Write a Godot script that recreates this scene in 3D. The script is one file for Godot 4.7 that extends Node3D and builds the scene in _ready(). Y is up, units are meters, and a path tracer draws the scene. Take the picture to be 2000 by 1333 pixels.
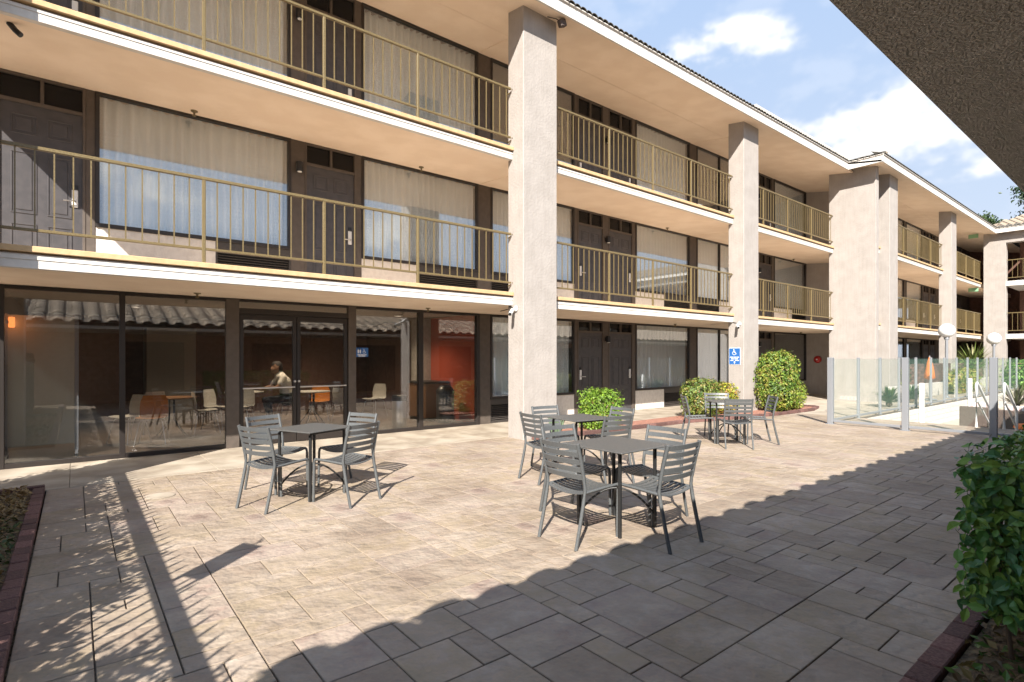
extends Node3D

# ---------------------------------------------------------------- mesh building
class Shape:
	var v := PackedVector3Array()
	var n := PackedVector3Array()
	var c := PackedColorArray()
	var ix := PackedInt32Array()
	var tint := Color(1, 1, 1)
	var use_color := false

	func face(p: Array, mid: Vector3) -> void:   # convex polygon, turned away from mid
		var nn: Vector3 = (p[1] - p[0]).cross(p[2] - p[0]).normalized()
		var cen := Vector3.ZERO
		for q in p:
			cen += q
		cen /= p.size()
		var flip := nn.dot(cen - mid) < 0.0
		if flip:
			nn = -nn
		var b := v.size()
		for q in p:
			v.append(q)
			n.append(nn)
			c.append(tint)
		for k in range(1, p.size() - 1):
			if flip:
				ix.append_array(PackedInt32Array([b, b + k, b + k + 1]))
			else:
				ix.append_array(PackedInt32Array([b, b + k + 1, b + k]))

	func sheet(p: Array, out: Vector3) -> void:   # convex polygon facing out
		var cen := Vector3.ZERO
		for q in p:
			cen += q
		face(p, cen / p.size() - out)

	func box(at: Vector3, s: Vector3, ch := 0.0, bs := Basis.IDENTITY) -> void:
		var h := s / 2.0
		if ch <= 0.0:
			var q := []
			for sx in [-1, 1]:
				for sy in [-1, 1]:
					for sz in [-1, 1]:
						q.append(at + bs * Vector3(sx * h.x, sy * h.y, sz * h.z))
			for f in [[0, 1, 3, 2], [4, 5, 7, 6], [0, 1, 5, 4], [2, 3, 7, 6], [0, 2, 6, 4], [1, 3, 7, 5]]:
				face([q[f[0]], q[f[1]], q[f[2]], q[f[3]]], at)
			return
		var i := h - Vector3(ch, ch, ch)
		var pt := func(sx, sy, sz, ax): return at + bs * Vector3(sx * (h.x if ax == 0 else i.x), sy * (h.y if ax == 1 else i.y), sz * (h.z if ax == 2 else i.z))
		for s1 in [-1, 1]:
			face([pt.call(s1, -1, -1, 0), pt.call(s1, 1, -1, 0), pt.call(s1, 1, 1, 0), pt.call(s1, -1, 1, 0)], at)
			face([pt.call(-1, s1, -1, 1), pt.call(1, s1, -1, 1), pt.call(1, s1, 1, 1), pt.call(-1, s1, 1, 1)], at)
			face([pt.call(-1, -1, s1, 2), pt.call(1, -1, s1, 2), pt.call(1, 1, s1, 2), pt.call(-1, 1, s1, 2)], at)
			for s2 in [-1, 1]:
				face([pt.call(s1, s2, -1, 0), pt.call(s1, s2, 1, 0), pt.call(s1, s2, 1, 1), pt.call(s1, s2, -1, 1)], at)
				face([pt.call(s1, -1, s2, 0), pt.call(s1, 1, s2, 0), pt.call(s1, 1, s2, 2), pt.call(s1, -1, s2, 2)], at)
				face([pt.call(-1, s1, s2, 1), pt.call(1, s1, s2, 1), pt.call(1, s1, s2, 2), pt.call(-1, s1, s2, 2)], at)
				for s3 in [-1, 1]:
					face([pt.call(s1, s2, s3, 0), pt.call(s1, s2, s3, 1), pt.call(s1, s2, s3, 2)], at)

	func span(a: Vector3, b: Vector3, ch := 0.0) -> void:   # box from corner to corner
		box((a + b) / 2.0, (b - a).abs(), ch)

	func tube(p: Array, r, sides := 6, sq := Vector2(1, 1), up := Vector3.UP) -> void:   # swept rod; r a number or one per point
		var b := v.size()
		var m := p.size()
		for k in m:
			var d: Vector3 = (p[mini(k + 1, m - 1)] - p[maxi(k - 1, 0)]).normalized()
			var u := d.cross(up)
			if u.length() < 0.05:
				u = d.cross(Vector3(1, 0, 0.01))
			u = u.normalized()
			var w := u.cross(d).normalized()
			var rr: float = r[k] if r is Array else r
			for s in sides:
				var a := TAU * (s + 0.5) / sides
				var o := u * cos(a) * sq.x + w * sin(a) * sq.y
				v.append(p[k] + o * rr)
				n.append(o.normalized())
				c.append(tint)
		for k in m - 1:
			for s in sides:
				var a := b + k * sides + s
				var e := b + k * sides + (s + 1) % sides
				ix.append_array(PackedInt32Array([a, e, e + sides, a, e + sides, a + sides]))
		for e in [0, m - 1]:
			var ring := []
			for s in sides:
				ring.append(v[b + e * sides + s])
			face(ring, p[1 if e == 0 else m - 2])

	func lathe(prof: Array, at: Vector3, seg := 16) -> void:   # [radius, height] from bottom to top
		var b := v.size()
		var m := prof.size()
		for k in m:
			var p0: Array = prof[maxi(k - 1, 0)]
			var p1: Array = prof[mini(k + 1, m - 1)]
			var sl := Vector2(p1[1] - p0[1], p0[0] - p1[0]).normalized()
			for s in seg:
				var a := TAU * s / seg
				v.append(at + Vector3(cos(a) * prof[k][0], prof[k][1], sin(a) * prof[k][0]))
				n.append(Vector3(cos(a) * sl.x, sl.y, sin(a) * sl.x).normalized())
				c.append(tint)
		for k in m - 1:
			for s in seg:
				var a := b + k * seg + s
				var e := b + k * seg + (s + 1) % seg
				ix.append_array(PackedInt32Array([a, e, e + seg, a, e + seg, a + seg]))

	func grid(pts: Array, w: int, smooth := true) -> void:   # rows of w points; normals from neighbours
		var b := v.size()
		var hgt := pts.size() / w
		for j in hgt:
			for i in w:
				var du: Vector3 = pts[j * w + mini(i + 1, w - 1)] - pts[j * w + maxi(i - 1, 0)]
				var dv: Vector3 = pts[mini(j + 1, hgt - 1) * w + i] - pts[maxi(j - 1, 0) * w + i]
				v.append(pts[j * w + i])
				n.append(du.cross(dv).normalized())
				c.append(tint)
		for j in hgt - 1:
			for i in w - 1:
				var a := b + j * w + i
				ix.append_array(PackedInt32Array([a, a + w + 1, a + 1, a, a + w, a + w + 1]))

	func add(o: Shape, t: Transform3D, tn = null) -> void:
		var b := v.size()
		v.append_array(t * o.v)
		for k in o.n.size():
			n.append((t.basis * o.n[k]).normalized())
			c.append(tn if tn != null else o.c[k])
		for k in o.ix:
			ix.append(b + k)

	func mesh() -> ArrayMesh:
		var a := []
		a.resize(Mesh.ARRAY_MAX)
		a[Mesh.ARRAY_VERTEX] = v
		a[Mesh.ARRAY_NORMAL] = n
		if use_color:
			a[Mesh.ARRAY_COLOR] = c
		a[Mesh.ARRAY_INDEX] = ix
		var m := ArrayMesh.new()
		m.add_surface_from_arrays(Mesh.PRIMITIVE_TRIANGLES, a)
		return m

var M := {}
var rng := RandomNumberGenerator.new()
var taken := {}

func part(st, called: String, m: Material, parent: Node = self, at := Vector3.ZERO, turn := 0.0) -> MeshInstance3D:
	var o := MeshInstance3D.new()
	o.mesh = st.mesh() if st is Shape else st
	o.material_override = m
	o.name = called if parent != self else numbered(called)
	parent.add_child(o, true)
	o.position = at
	o.rotation.y = turn
	return o

func numbered(called: String) -> String:
	var k: int = taken.get(called, 0)
	taken[called] = k + 1
	return called if k == 0 else "%s_%03d" % [called, k]

func tag(o: Node, label := "", category := "", group := "", kind := "") -> Node:
	for e in [["label", label], ["category", category], ["group", group], ["kind", kind]]:
		if e[1] != "":
			o.set_meta(e[0], e[1])
	return o

func thing(called: String, label: String, category: String, at := Vector3.ZERO, turn := 0.0, group := "") -> Node3D:
	var o := Node3D.new()
	o.name = numbered(called)
	add_child(o)
	o.position = at
	o.rotation.y = turn
	tag(o, label, category, group)
	return o

func piece(called: String, parent: Node, label := "") -> Node3D:   # a part that has sub-parts
	var o := Node3D.new()
	o.name = called
	parent.add_child(o, true)
	if label != "":
		o.set_meta("label", label)
	return o

func slab_of(a: Vector3, b: Vector3, called: String, m: Material, parent: Node = self, ch := 0.0) -> MeshInstance3D:
	var s := Shape.new()
	s.span(a, b, ch)
	return part(s, called, m, parent)

# ---------------------------------------------------------------- materials
func noise_tex(freq: float, ramp: Array, size := 512, oct := 4, sd := 1, gain := 0.5) -> NoiseTexture2D:
	var f := FastNoiseLite.new()
	f.seed = sd
	f.noise_type = FastNoiseLite.TYPE_SIMPLEX_SMOOTH
	f.fractal_gain = gain
	f.frequency = freq
	f.fractal_octaves = oct
	var t := NoiseTexture2D.new()
	t.width = size
	t.height = size
	t.seamless = true
	t.seamless_blend_skirt = 0.2
	t.noise = f
	if ramp.size():
		var g := Gradient.new()
		var off := PackedFloat32Array()
		var col := PackedColorArray()
		for e in ramp:
			off.append(e[0])
			col.append(e[1])
		g.offsets = off
		g.colors = col
		t.color_ramp = g
	return t

func lin(r: float, g: float, b: float) -> Color:
	return Color(r, g, b).linear_to_srgb()

func plain(called: String, col: Color, rough := 0.7, metal := 0.0) -> StandardMaterial3D:
	var m := StandardMaterial3D.new()
	m.resource_name = called
	m.albedo_color = col
	m.roughness = rough
	m.metallic = metal
	M[called] = m
	return m

func mottled(called: String, freq: float, ramp: Array, scale: float, rough := 0.8, bump: Texture2D = null, height := 0.0, oct := 4, sd := 1, gain := 0.5) -> StandardMaterial3D:
	var m := plain(called, Color.WHITE, rough)
	m.albedo_texture = noise_tex(freq, ramp, 512, oct, sd, gain)
	m.uv1_triplanar = true
	m.uv1_world_triplanar = true
	m.uv1_scale = Vector3.ONE * scale
	if bump:
		m.heightmap_enabled = true
		m.heightmap_texture = bump
		m.heightmap_scale = height
	return m

func glass(called: String, col: Color, alpha: float) -> StandardMaterial3D:
	var m := plain(called, Color(col.r, col.g, col.b, alpha), 0.0)
	m.transparency = BaseMaterial3D.TRANSPARENCY_ALPHA
	return m

func coated(called: String, cut: float) -> void:   # sun-control glass: a fine mirror grain covers part of the pane
	var m: StandardMaterial3D = M[called]
	m.metallic = 1.0
	m.metallic_texture = noise_tex(0.21, [[0.0, Color.BLACK], [cut, Color.BLACK], [cut + 0.02, Color.WHITE], [1.0, Color.WHITE]], 512, 1, 17)
	m.uv1_triplanar = true
	m.uv1_world_triplanar = true
	m.uv1_scale = Vector3.ONE * 14.0
	m.texture_filter = BaseMaterial3D.TEXTURE_FILTER_NEAREST

func vivid(called: String, rough: float, back := 0.0) -> StandardMaterial3D:   # colour from the vertices
	var m := plain(called, Color.WHITE, rough)
	m.vertex_color_use_as_albedo = true
	if back > 0.0:
		m.backlight_enabled = true
		m.backlight = Color(back, back, back).linear_to_srgb()
	return m

func stained(called: String, t: Texture2D, scale: Vector3) -> void:   # a second, coarser layer multiplied over the first
	var m: StandardMaterial3D = M[called]
	m.detail_enabled = true
	m.detail_blend_mode = BaseMaterial3D.BLEND_MODE_MUL
	m.detail_uv_layer = BaseMaterial3D.DETAIL_UV_2
	m.detail_albedo = t
	m.uv2_triplanar = true
	m.uv2_world_triplanar = true
	m.uv2_scale = scale

func make_materials() -> void:
	var fine := noise_tex(0.09, [], 512, 3, 4)
	var coarse := noise_tex(0.035, [], 512, 5, 9)
	mottled("stucco", 0.012, [[0.2, lin(0.325, 0.293, 0.268)], [0.5, lin(0.345, 0.312, 0.287)], [0.8, lin(0.362, 0.328, 0.302)]], 0.35, 0.85, fine, 0.35)
	mottled("soffit_paint", 0.01, [[0.3, lin(0.80, 0.65, 0.505)], [0.7, lin(0.86, 0.71, 0.565)]], 0.22, 0.85, fine, 0.2, 5, 3)
	mottled("white_trim", 0.02, [[0.3, lin(0.60, 0.57, 0.53)], [0.7, lin(0.66, 0.63, 0.59)]], 0.4, 0.6, fine, 0.1, 4, 6)
	mottled("coping", 0.02, [[0.3, lin(0.50, 0.335, 0.175)], [0.7, lin(0.55, 0.38, 0.21)]], 0.8, 0.7, fine, 0.1, 4, 8)
	mottled("spandrel", 0.03, [[0.3, lin(0.66, 0.61, 0.55)], [0.7, lin(0.72, 0.67, 0.61)]], 0.5, 0.7, fine, 0.2, 4, 11)
	mottled("rough_soffit", 0.02, [[0.3, lin(0.74, 0.68, 0.61)], [0.7, lin(0.82, 0.76, 0.69)]], 0.6, 0.95, noise_tex(0.09, [], 512, 2, 5), 1.7, 4, 12)
	M.rough_soffit.uv1_scale = Vector3.ONE * 1.9
	mottled("door_paint", 0.02, [[0.3, lin(0.056, 0.052, 0.056)], [0.7, lin(0.068, 0.063, 0.066)]], 0.6, 0.45, null, 0.0, 4, 2)
	mottled("brown_panel", 0.02, [[0.3, lin(0.085, 0.068, 0.056)], [0.7, lin(0.10, 0.08, 0.066)]], 0.6, 0.6, null, 0.0, 4, 22)
	plain("bronze_frame", lin(0.022, 0.017, 0.015), 0.45)
	plain("dark_hole", lin(0.012, 0.011, 0.01), 0.8)
	mottled("rail_gold", 0.05, [[0.2, lin(0.12, 0.086, 0.035)], [0.5, lin(0.15, 0.11, 0.047)], [0.8, lin(0.175, 0.132, 0.06)]], 1.4, 0.42, null, 0.0, 4, 31)
	plain("grille", lin(0.055, 0.046, 0.04), 0.6)
	plain("grille_pale", lin(0.55, 0.50, 0.44), 0.6)
	plain("steel", lin(0.55, 0.55, 0.55), 0.28, 1.0)
	plain("black_plastic", lin(0.012, 0.012, 0.013), 0.4)
	plain("white_plastic", lin(0.72, 0.72, 0.71), 0.35)
	glass("pane", lin(0.72, 0.78, 0.84), 0.0)
	glass("tinted_pane", lin(0.70, 0.72, 0.70), 0.0)
	glass("inner_pane", lin(0.2, 0.25, 0.24), 0.01)
	glass("smoked_pane", lin(0.02, 0.025, 0.022), 0.14)
	glass("transom_pane", lin(0.015, 0.015, 0.016), 0.75).metallic_specular = 0.3
	glass("fence_pane", lin(0.36, 0.60, 0.50), 0.03).metallic_specular = 0.34
	coated("pane", 0.72)
	coated("tinted_pane", 0.84)
	var cu := plain("curtain", lin(0.80, 0.87, 0.89), 0.9)
	cu.backlight_enabled = true
	cu.backlight = Color(0.3, 0.3, 0.28)
	plain("room_wall", lin(0.30, 0.28, 0.25), 0.9)
	plain("room_dark", lin(0.10, 0.09, 0.085), 0.9)
	plain("blue_sign", lin(0.025, 0.12, 0.36), 0.4)
	plain("sign_white", lin(0.75, 0.77, 0.78), 0.5)
	mottled("chair_paint", 0.06, [[0.3, lin(0.078, 0.082, 0.084)], [0.7, lin(0.10, 0.105, 0.107)]], 2.0, 0.38, null, 0.0, 4, 14)
	mottled("table_paint", 0.05, [[0.25, lin(0.07, 0.07, 0.068)], [0.5, lin(0.085, 0.084, 0.081)], [0.8, lin(0.102, 0.10, 0.096)]], 1.4, 0.42, fine, 0.05, 5, 15)
	plain("table_leg", lin(0.018, 0.018, 0.018), 0.45)
	# paving: the same stone in four tones
	var slate := noise_tex(0.02, [], 512, 6, 21, 0.62)
	for k in 4:
		var f: float = [0.80, 0.83, 0.85, 0.87][k]
		var w: float = [0.0, 0.01, -0.012, 0.015][k]
		mottled("paver_%d" % k, 0.016, [[0.1, lin(0.325 * f, (0.246 + w) * f, 0.19 * f)], [0.4, lin(0.36 * f, 0.284 * f, (0.22 - w) * f)], [0.6, lin(0.38 * f, 0.304 * f, 0.24 * f)], [0.9, lin(0.43 * f, 0.355 * f, 0.288 * f)]], 0.3, 0.8, slate, 2.6, 6, 40 + k * 7, 0.7)
	for k in range(4, 12):   # more looks of the same four stones: another patch of the grain, another tone
		var v: StandardMaterial3D = M["paver_%d" % (k % 4)].duplicate()
		v.resource_name = "paver_%d" % k
		var tone: float = [0.965, 1.0, 0.985, 0.995, 0.975, 1.01, 0.99, 0.97][k - 4]
		v.albedo_color = Color(tone, tone * [0.995, 1.0, 1.0, 0.995][k % 4], tone * [0.99, 1.0, 1.005, 0.985][k % 4])
		M["paver_%d" % k] = v
	for k in 12:
		var v: StandardMaterial3D = M["paver_%d" % k]
		v.uv1_world_triplanar = false
		v.uv1_offset = Vector3(k * 0.371, k * 0.173, k * 0.617)
	# broad stains and bleaching over the paving, rain streaks down the stucco
	var stains := noise_tex(0.012, [[0.2, Color(0.90, 0.89, 0.88)], [0.45, Color(0.97, 0.97, 0.96)], [0.7, Color(1, 1, 1)]], 512, 6, 91)
	for k in 12:
		stained("paver_%d" % k, stains, Vector3(0.11, 0.11, 0.11))
	var streaks := noise_tex(0.03, [[0.15, Color(0.975, 0.972, 0.97)], [0.4, Color(0.99, 0.99, 0.99)], [0.6, Color(1, 1, 1)]], 512, 4, 93)
	stained("stucco", streaks, Vector3(0.9, 0.07, 0.9))
	stained("white_trim", streaks, Vector3(0.8, 0.5, 0.8))
	stained("spandrel", streaks, Vector3(0.8, 0.3, 0.8))
	mottled("joint", 0.05, [[0.3, lin(0.07, 0.054, 0.043)], [0.7, lin(0.12, 0.094, 0.074)]], 1.0, 0.95, null, 0.0, 4, 51)
	mottled("walk_concrete", 0.012, [[0.2, lin(0.30, 0.25, 0.195)], [0.5, lin(0.37, 0.315, 0.25)], [0.8, lin(0.43, 0.37, 0.30)]], 0.25, 0.75, fine, 0.15, 6, 52)
	stained("walk_concrete", stains, Vector3(0.25, 0.25, 0.25))
	mottled("deck_concrete", 0.012, [[0.2, lin(0.33, 0.28, 0.22)], [0.8, lin(0.45, 0.385, 0.31)]], 0.25, 0.8, fine, 0.2, 6, 53)
	mottled("earth", 0.03, [[0.2, lin(0.07, 0.048, 0.03)], [0.5, lin(0.14, 0.097, 0.055)], [0.8, lin(0.22, 0.16, 0.09)]], 0.8, 0.95, coarse, 2.5, 6, 54)
	mottled("red_chips", 0.09, [[0.2, lin(0.20, 0.075, 0.05)], [0.5, lin(0.36, 0.16, 0.11)], [0.8, lin(0.50, 0.29, 0.22)]], 1.2, 0.95, fine, 1.5, 4, 55)
	for k in 3:
		var f2: float = [0.75, 1.0, 1.3][k]
		mottled("brick_%d" % k, 0.04, [[0.25, lin(0.10 * f2, 0.047 * f2, 0.041 * f2)], [0.75, lin(0.165 * f2, 0.085 * f2, 0.072 * f2)]], 2.0, 0.85, fine, 0.4, 5, 60 + k)
	for k in 3:
		var f3: float = [0.8, 1.0, 1.2][k]
		mottled("clay_%d" % k, 0.03, [[0.2, lin(0.22 * f3, 0.165 * f3, 0.115 * f3)], [0.5, lin(0.33 * f3, 0.26 * f3, 0.19 * f3)], [0.8, lin(0.42 * f3, 0.35 * f3, 0.27 * f3)]], 1.0, 0.85, fine, 0.3, 5, 70 + k)
	mottled("dark_clay", 0.03, [[0.3, lin(0.06, 0.055, 0.047)], [0.7, lin(0.12, 0.105, 0.085)]], 1.0, 0.9, null, 0.0, 5, 75)
	plain("red_wall", lin(0.50, 0.085, 0.04), 0.8)
	mottled("brown_wall", 0.02, [[0.3, lin(0.12, 0.062, 0.045)], [0.7, lin(0.15, 0.08, 0.06)]], 0.5, 0.9, null, 0.0, 4, 81)
	mottled("cafe_floor", 0.03, [[0.3, lin(0.12, 0.085, 0.06)], [0.7, lin(0.17, 0.125, 0.09)]], 0.8, 0.35, null, 0.0, 4, 82)
	mottled("shade_wall", 0.02, [[0.3, lin(0.42, 0.27, 0.19)], [0.7, lin(0.48, 0.32, 0.235)]], 0.5, 0.9, null, 0.0, 4, 86)
	plain("shell_white", lin(0.62, 0.60, 0.55), 0.4)
	plain("shell_orange", lin(0.62, 0.22, 0.02), 0.4)
	plain("wood", lin(0.24, 0.12, 0.055), 0.45)
	plain("post_grey", lin(0.25, 0.26, 0.28), 0.4, 0.2)
	mottled("white_wall", 0.03, [[0.3, lin(0.46, 0.43, 0.39)], [0.7, lin(0.54, 0.51, 0.465)]], 0.5, 0.85, fine, 0.5, 5, 83)
	mottled("wicker", 0.2, [[0.3, lin(0.06, 0.042, 0.034)], [0.7, lin(0.13, 0.095, 0.08)]], 3.0, 0.7, fine, 0.6, 3, 84)
	plain("orange_cloth", lin(0.62, 0.17, 0.03), 0.9)
	plain("stripe_cloth", lin(0.62, 0.42, 0.40), 0.9)
	plain("globe", lin(0.78, 0.78, 0.77), 0.25)
	plain("bark", lin(0.11, 0.075, 0.05), 0.95)
	plain("green_seat", lin(0.04, 0.09, 0.05), 0.6)
	plain("alarm_red", lin(0.45, 0.02, 0.015), 0.4)
	plain("iron", lin(0.02, 0.02, 0.02), 0.5)
	vivid("leaves", 0.5, 0.35)
	vivid("big_leaves", 0.42, 0.25)
	vivid("cloth_and_skin", 0.8)

# ---------------------------------------------------------------- the place
const ZW := -9.97      # window plane of the near block
const ZS := -7.87      # balcony edge
const ZC := -7.6       # column fronts
const ZE := -7.25      # eave
const SUN := Vector3(0.593, -0.602, -0.534)   # the way the sunlight travels
const PHI := 51.27

func _ready() -> void:
	rng.seed = 7
	# camera: level, lens shifted up a little
	var cam := Camera3D.new()
	cam.name = "camera"
	add_child(cam)
	var fwd := Vector3(cos(deg_to_rad(PHI)), 0, -sin(deg_to_rad(PHI)))
	cam.look_at_from_position(Vector3(0, 1.5, 0), Vector3(0, 1.5, 0) + fwd, Vector3.UP)
	cam.near = 0.1
	cam.far = 600.0
	cam.projection = Camera3D.PROJECTION_FRUSTUM
	cam.size = 0.1 * 1333.0 / 1065.0
	cam.frustum_offset = Vector2(0, 0.1 * 32.3 / 1065.0)
	cam.current = true
	# sky and sun
	var env := Environment.new()
	env.background_mode = Environment.BG_SKY
	env.sky = Sky.new()
	env.sky.sky_material = make_sky()
	env.background_energy_multiplier = 0.60
	env.tonemap_mode = Environment.TONE_MAPPER_LINEAR
	env.tonemap_exposure = 2.45
	env.sdfgi_enabled = true
	env.ssao_enabled = true
	env.ssil_enabled = true
	var we := WorldEnvironment.new()
	we.name = "world_environment"
	we.environment = env
	add_child(we)
	var sun := DirectionalLight3D.new()
	sun.name = "sun"
	sun.light_color = Color(1.0, 0.975, 0.935)
	sun.light_energy = 1.6
	sun.light_angular_distance = 0.5
	sun.shadow_enabled = true
	add_child(sun)
	sun.look_at_from_position(Vector3(0, 20, 0), Vector3(0, 20, 0) + SUN, Vector3.UP)

	make_materials()
	make_ground()
	make_main_block()
	make_second_block()
	make_end_wing()
	make_garden_building()
	make_cafe()
	make_terrace_furniture()
	make_planting()
	make_pool_side()
	make_left_fence()
	make_small_things()

func make_sky() -> PanoramaSkyMaterial:
	var w := 2560
	var h := 1280
	var half := h / 2
	# soft cloud bodies: azimuth (0 = along the view), elevation, half widths in degrees, weight
	var blobs := [[20, 31.2, 11, 2.4, 1.3], [21, 28.4, 5.0, 2.2, 1.25], [30.5, 22.9, 7.5, 3.6, 1.2], [27.5, 20.6, 7, 2.3, 1.2], [37.5, 19.3, 3.2, 1.5, 1.15], [32, 17.6, 5, 1.5, 1.15], [40, 14.2, 6.5, 1.9, 1.2], [27.7, 27.4, 1.9, 1.5, 1.2], [13, 27.5, 1.8, 1.2, 0.8]]
	var r := RandomNumberGenerator.new()
	r.seed = 31
	for k in 120:
		var az := r.randf_range(46, 366)
		var el := r.randf_range(9, 64)
		blobs.append([az, el, r.randf_range(4, 10) / cos(deg_to_rad(el)), r.randf_range(1.6, 3.6), r.randf_range(0.75, 1.1)])
	var dens := PackedFloat32Array()
	dens.resize(w * half)
	var yaw0 := 90.0 - PHI      # view azimuth east of straight at the facade
	for b in blobs:
		# panorama column: u = 0.5 is -z, growing to the right (+x)
		var uc: float = (0.5 + (yaw0 + b[0]) / 360.0) * w
		var vc: float = (90.0 - b[1]) / 180.0 * h
		var hu: float = b[2] / 360.0 * w * 1.05
		var hv: float = b[3] / 180.0 * h * 1.1
		for y in range(maxi(0, int(vc - hv)), mini(half, int(vc + hv) + 1)):
			var fy := (y - vc) / hv
			if fy > 0.0:
				fy *= 1.25
			for x in range(int(uc - hu), int(uc + hu) + 1):
				var fx := (x - uc) / hu
				var q: float = b[4] * (1.0 - fx * fx - fy * fy)
				if q > 0.0:
					var at := y * w + posmod(x, w)
					dens[at] = maxf(dens[at], q)
	var f := FastNoiseLite.new()
	f.seed = 12
	f.frequency = 7.5
	f.fractal_octaves = 6
	f.fractal_gain = 0.6
	f.noise_type = FastNoiseLite.TYPE_SIMPLEX_SMOOTH
	var data := PackedFloat32Array()
	data.resize(w * h * 3)
	for y in h:
		var el := PI * (0.5 - (y + 0.5) / h)
		var t := clampf(sin(maxf(el, 0.0)) * 1.25, 0.0, 1.0)
		t = pow(t, 0.62)
		var sky := Color(0.57, 0.62, 0.68).lerp(Color(0.275, 0.405, 0.64), t)
		var ce := cos(el)
		var se := sin(el)
		for x in w:
			var col := sky
			if y < half:
				var d := dens[y * w + x]
				if d > 0.0 or el > 0.1:
					var az := TAU * ((x + 0.5) / w - 0.5)
					var nz := f.get_noise_3d(sin(az) * ce, se * 1.9, -cos(az) * ce)
					var a := smoothstep(-0.02, 0.70, d * 0.50 + nz * 1.6 * (0.10 + minf(d, 0.55)))
					a = maxf(a, 0.12 * smoothstep(0.0, 0.5, nz + 0.1))
					if a > 0.0:
						var lit := 0.84 + 0.12 * nz
						col = sky.lerp(Color(lit, lit * 0.99, lit * 0.98), a)
			else:
				col = Color(0.30, 0.27, 0.23)
			var o := (y * w + x) * 3
			data[o] = col.r
			data[o + 1] = col.g
			data[o + 2] = col.b
	var im := Image.create_from_data(w, h, false, Image.FORMAT_RGBF, data.to_byte_array())
	var p := PanoramaSkyMaterial.new()
	p.panorama = ImageTexture.create_from_image(im)
	return p

func screen_of(p: Vector3) -> Vector3:   # where a point falls in the photograph (for choosing what is worth splitting)
	var fw := Vector3(cos(deg_to_rad(PHI)), 0, -sin(deg_to_rad(PHI)))
	var rt := Vector3(sin(deg_to_rad(PHI)), 0, cos(deg_to_rad(PHI)))
	var d := p.dot(fw)
	if d < 0.2:
		return Vector3(-1, -1, 0)
	return Vector3(0.5 + p.dot(rt) / d * 1065.0 / 2000.0, (698.8 - (p.y - 1.5) * 1065.0 / d) / 1333.0, 1.0 / d)

# ---------------------------------------------------------------- ground
func paver_shape(w: float, d: float) -> Shape:
	var s := Shape.new()
	var g := 0.0038
	var c := 0.0028
	var x := w / 2 - g
	var z := d / 2 - g
	var lo := [Vector3(-x, -0.03, -z), Vector3(x, -0.03, -z), Vector3(x, -0.03, z), Vector3(-x, -0.03, z)]
	var mid := [Vector3(-x, -c, -z), Vector3(x, -c, -z), Vector3(x, -c, z), Vector3(-x, -c, z)]
	var hi := [Vector3(-x + c, 0, -z + c), Vector3(x - c, 0, -z + c), Vector3(x - c, 0, z - c), Vector3(-x + c, 0, z - c)]
	var cen := Vector3(0, -0.015, 0)
	for k in 4:
		var e := (k + 1) % 4
		s.face([lo[k], lo[e], mid[e], mid[k]], cen)
		s.face([mid[k], mid[e], hi[e], hi[k]], cen)
	s.face(hi, cen)
	return s

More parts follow.
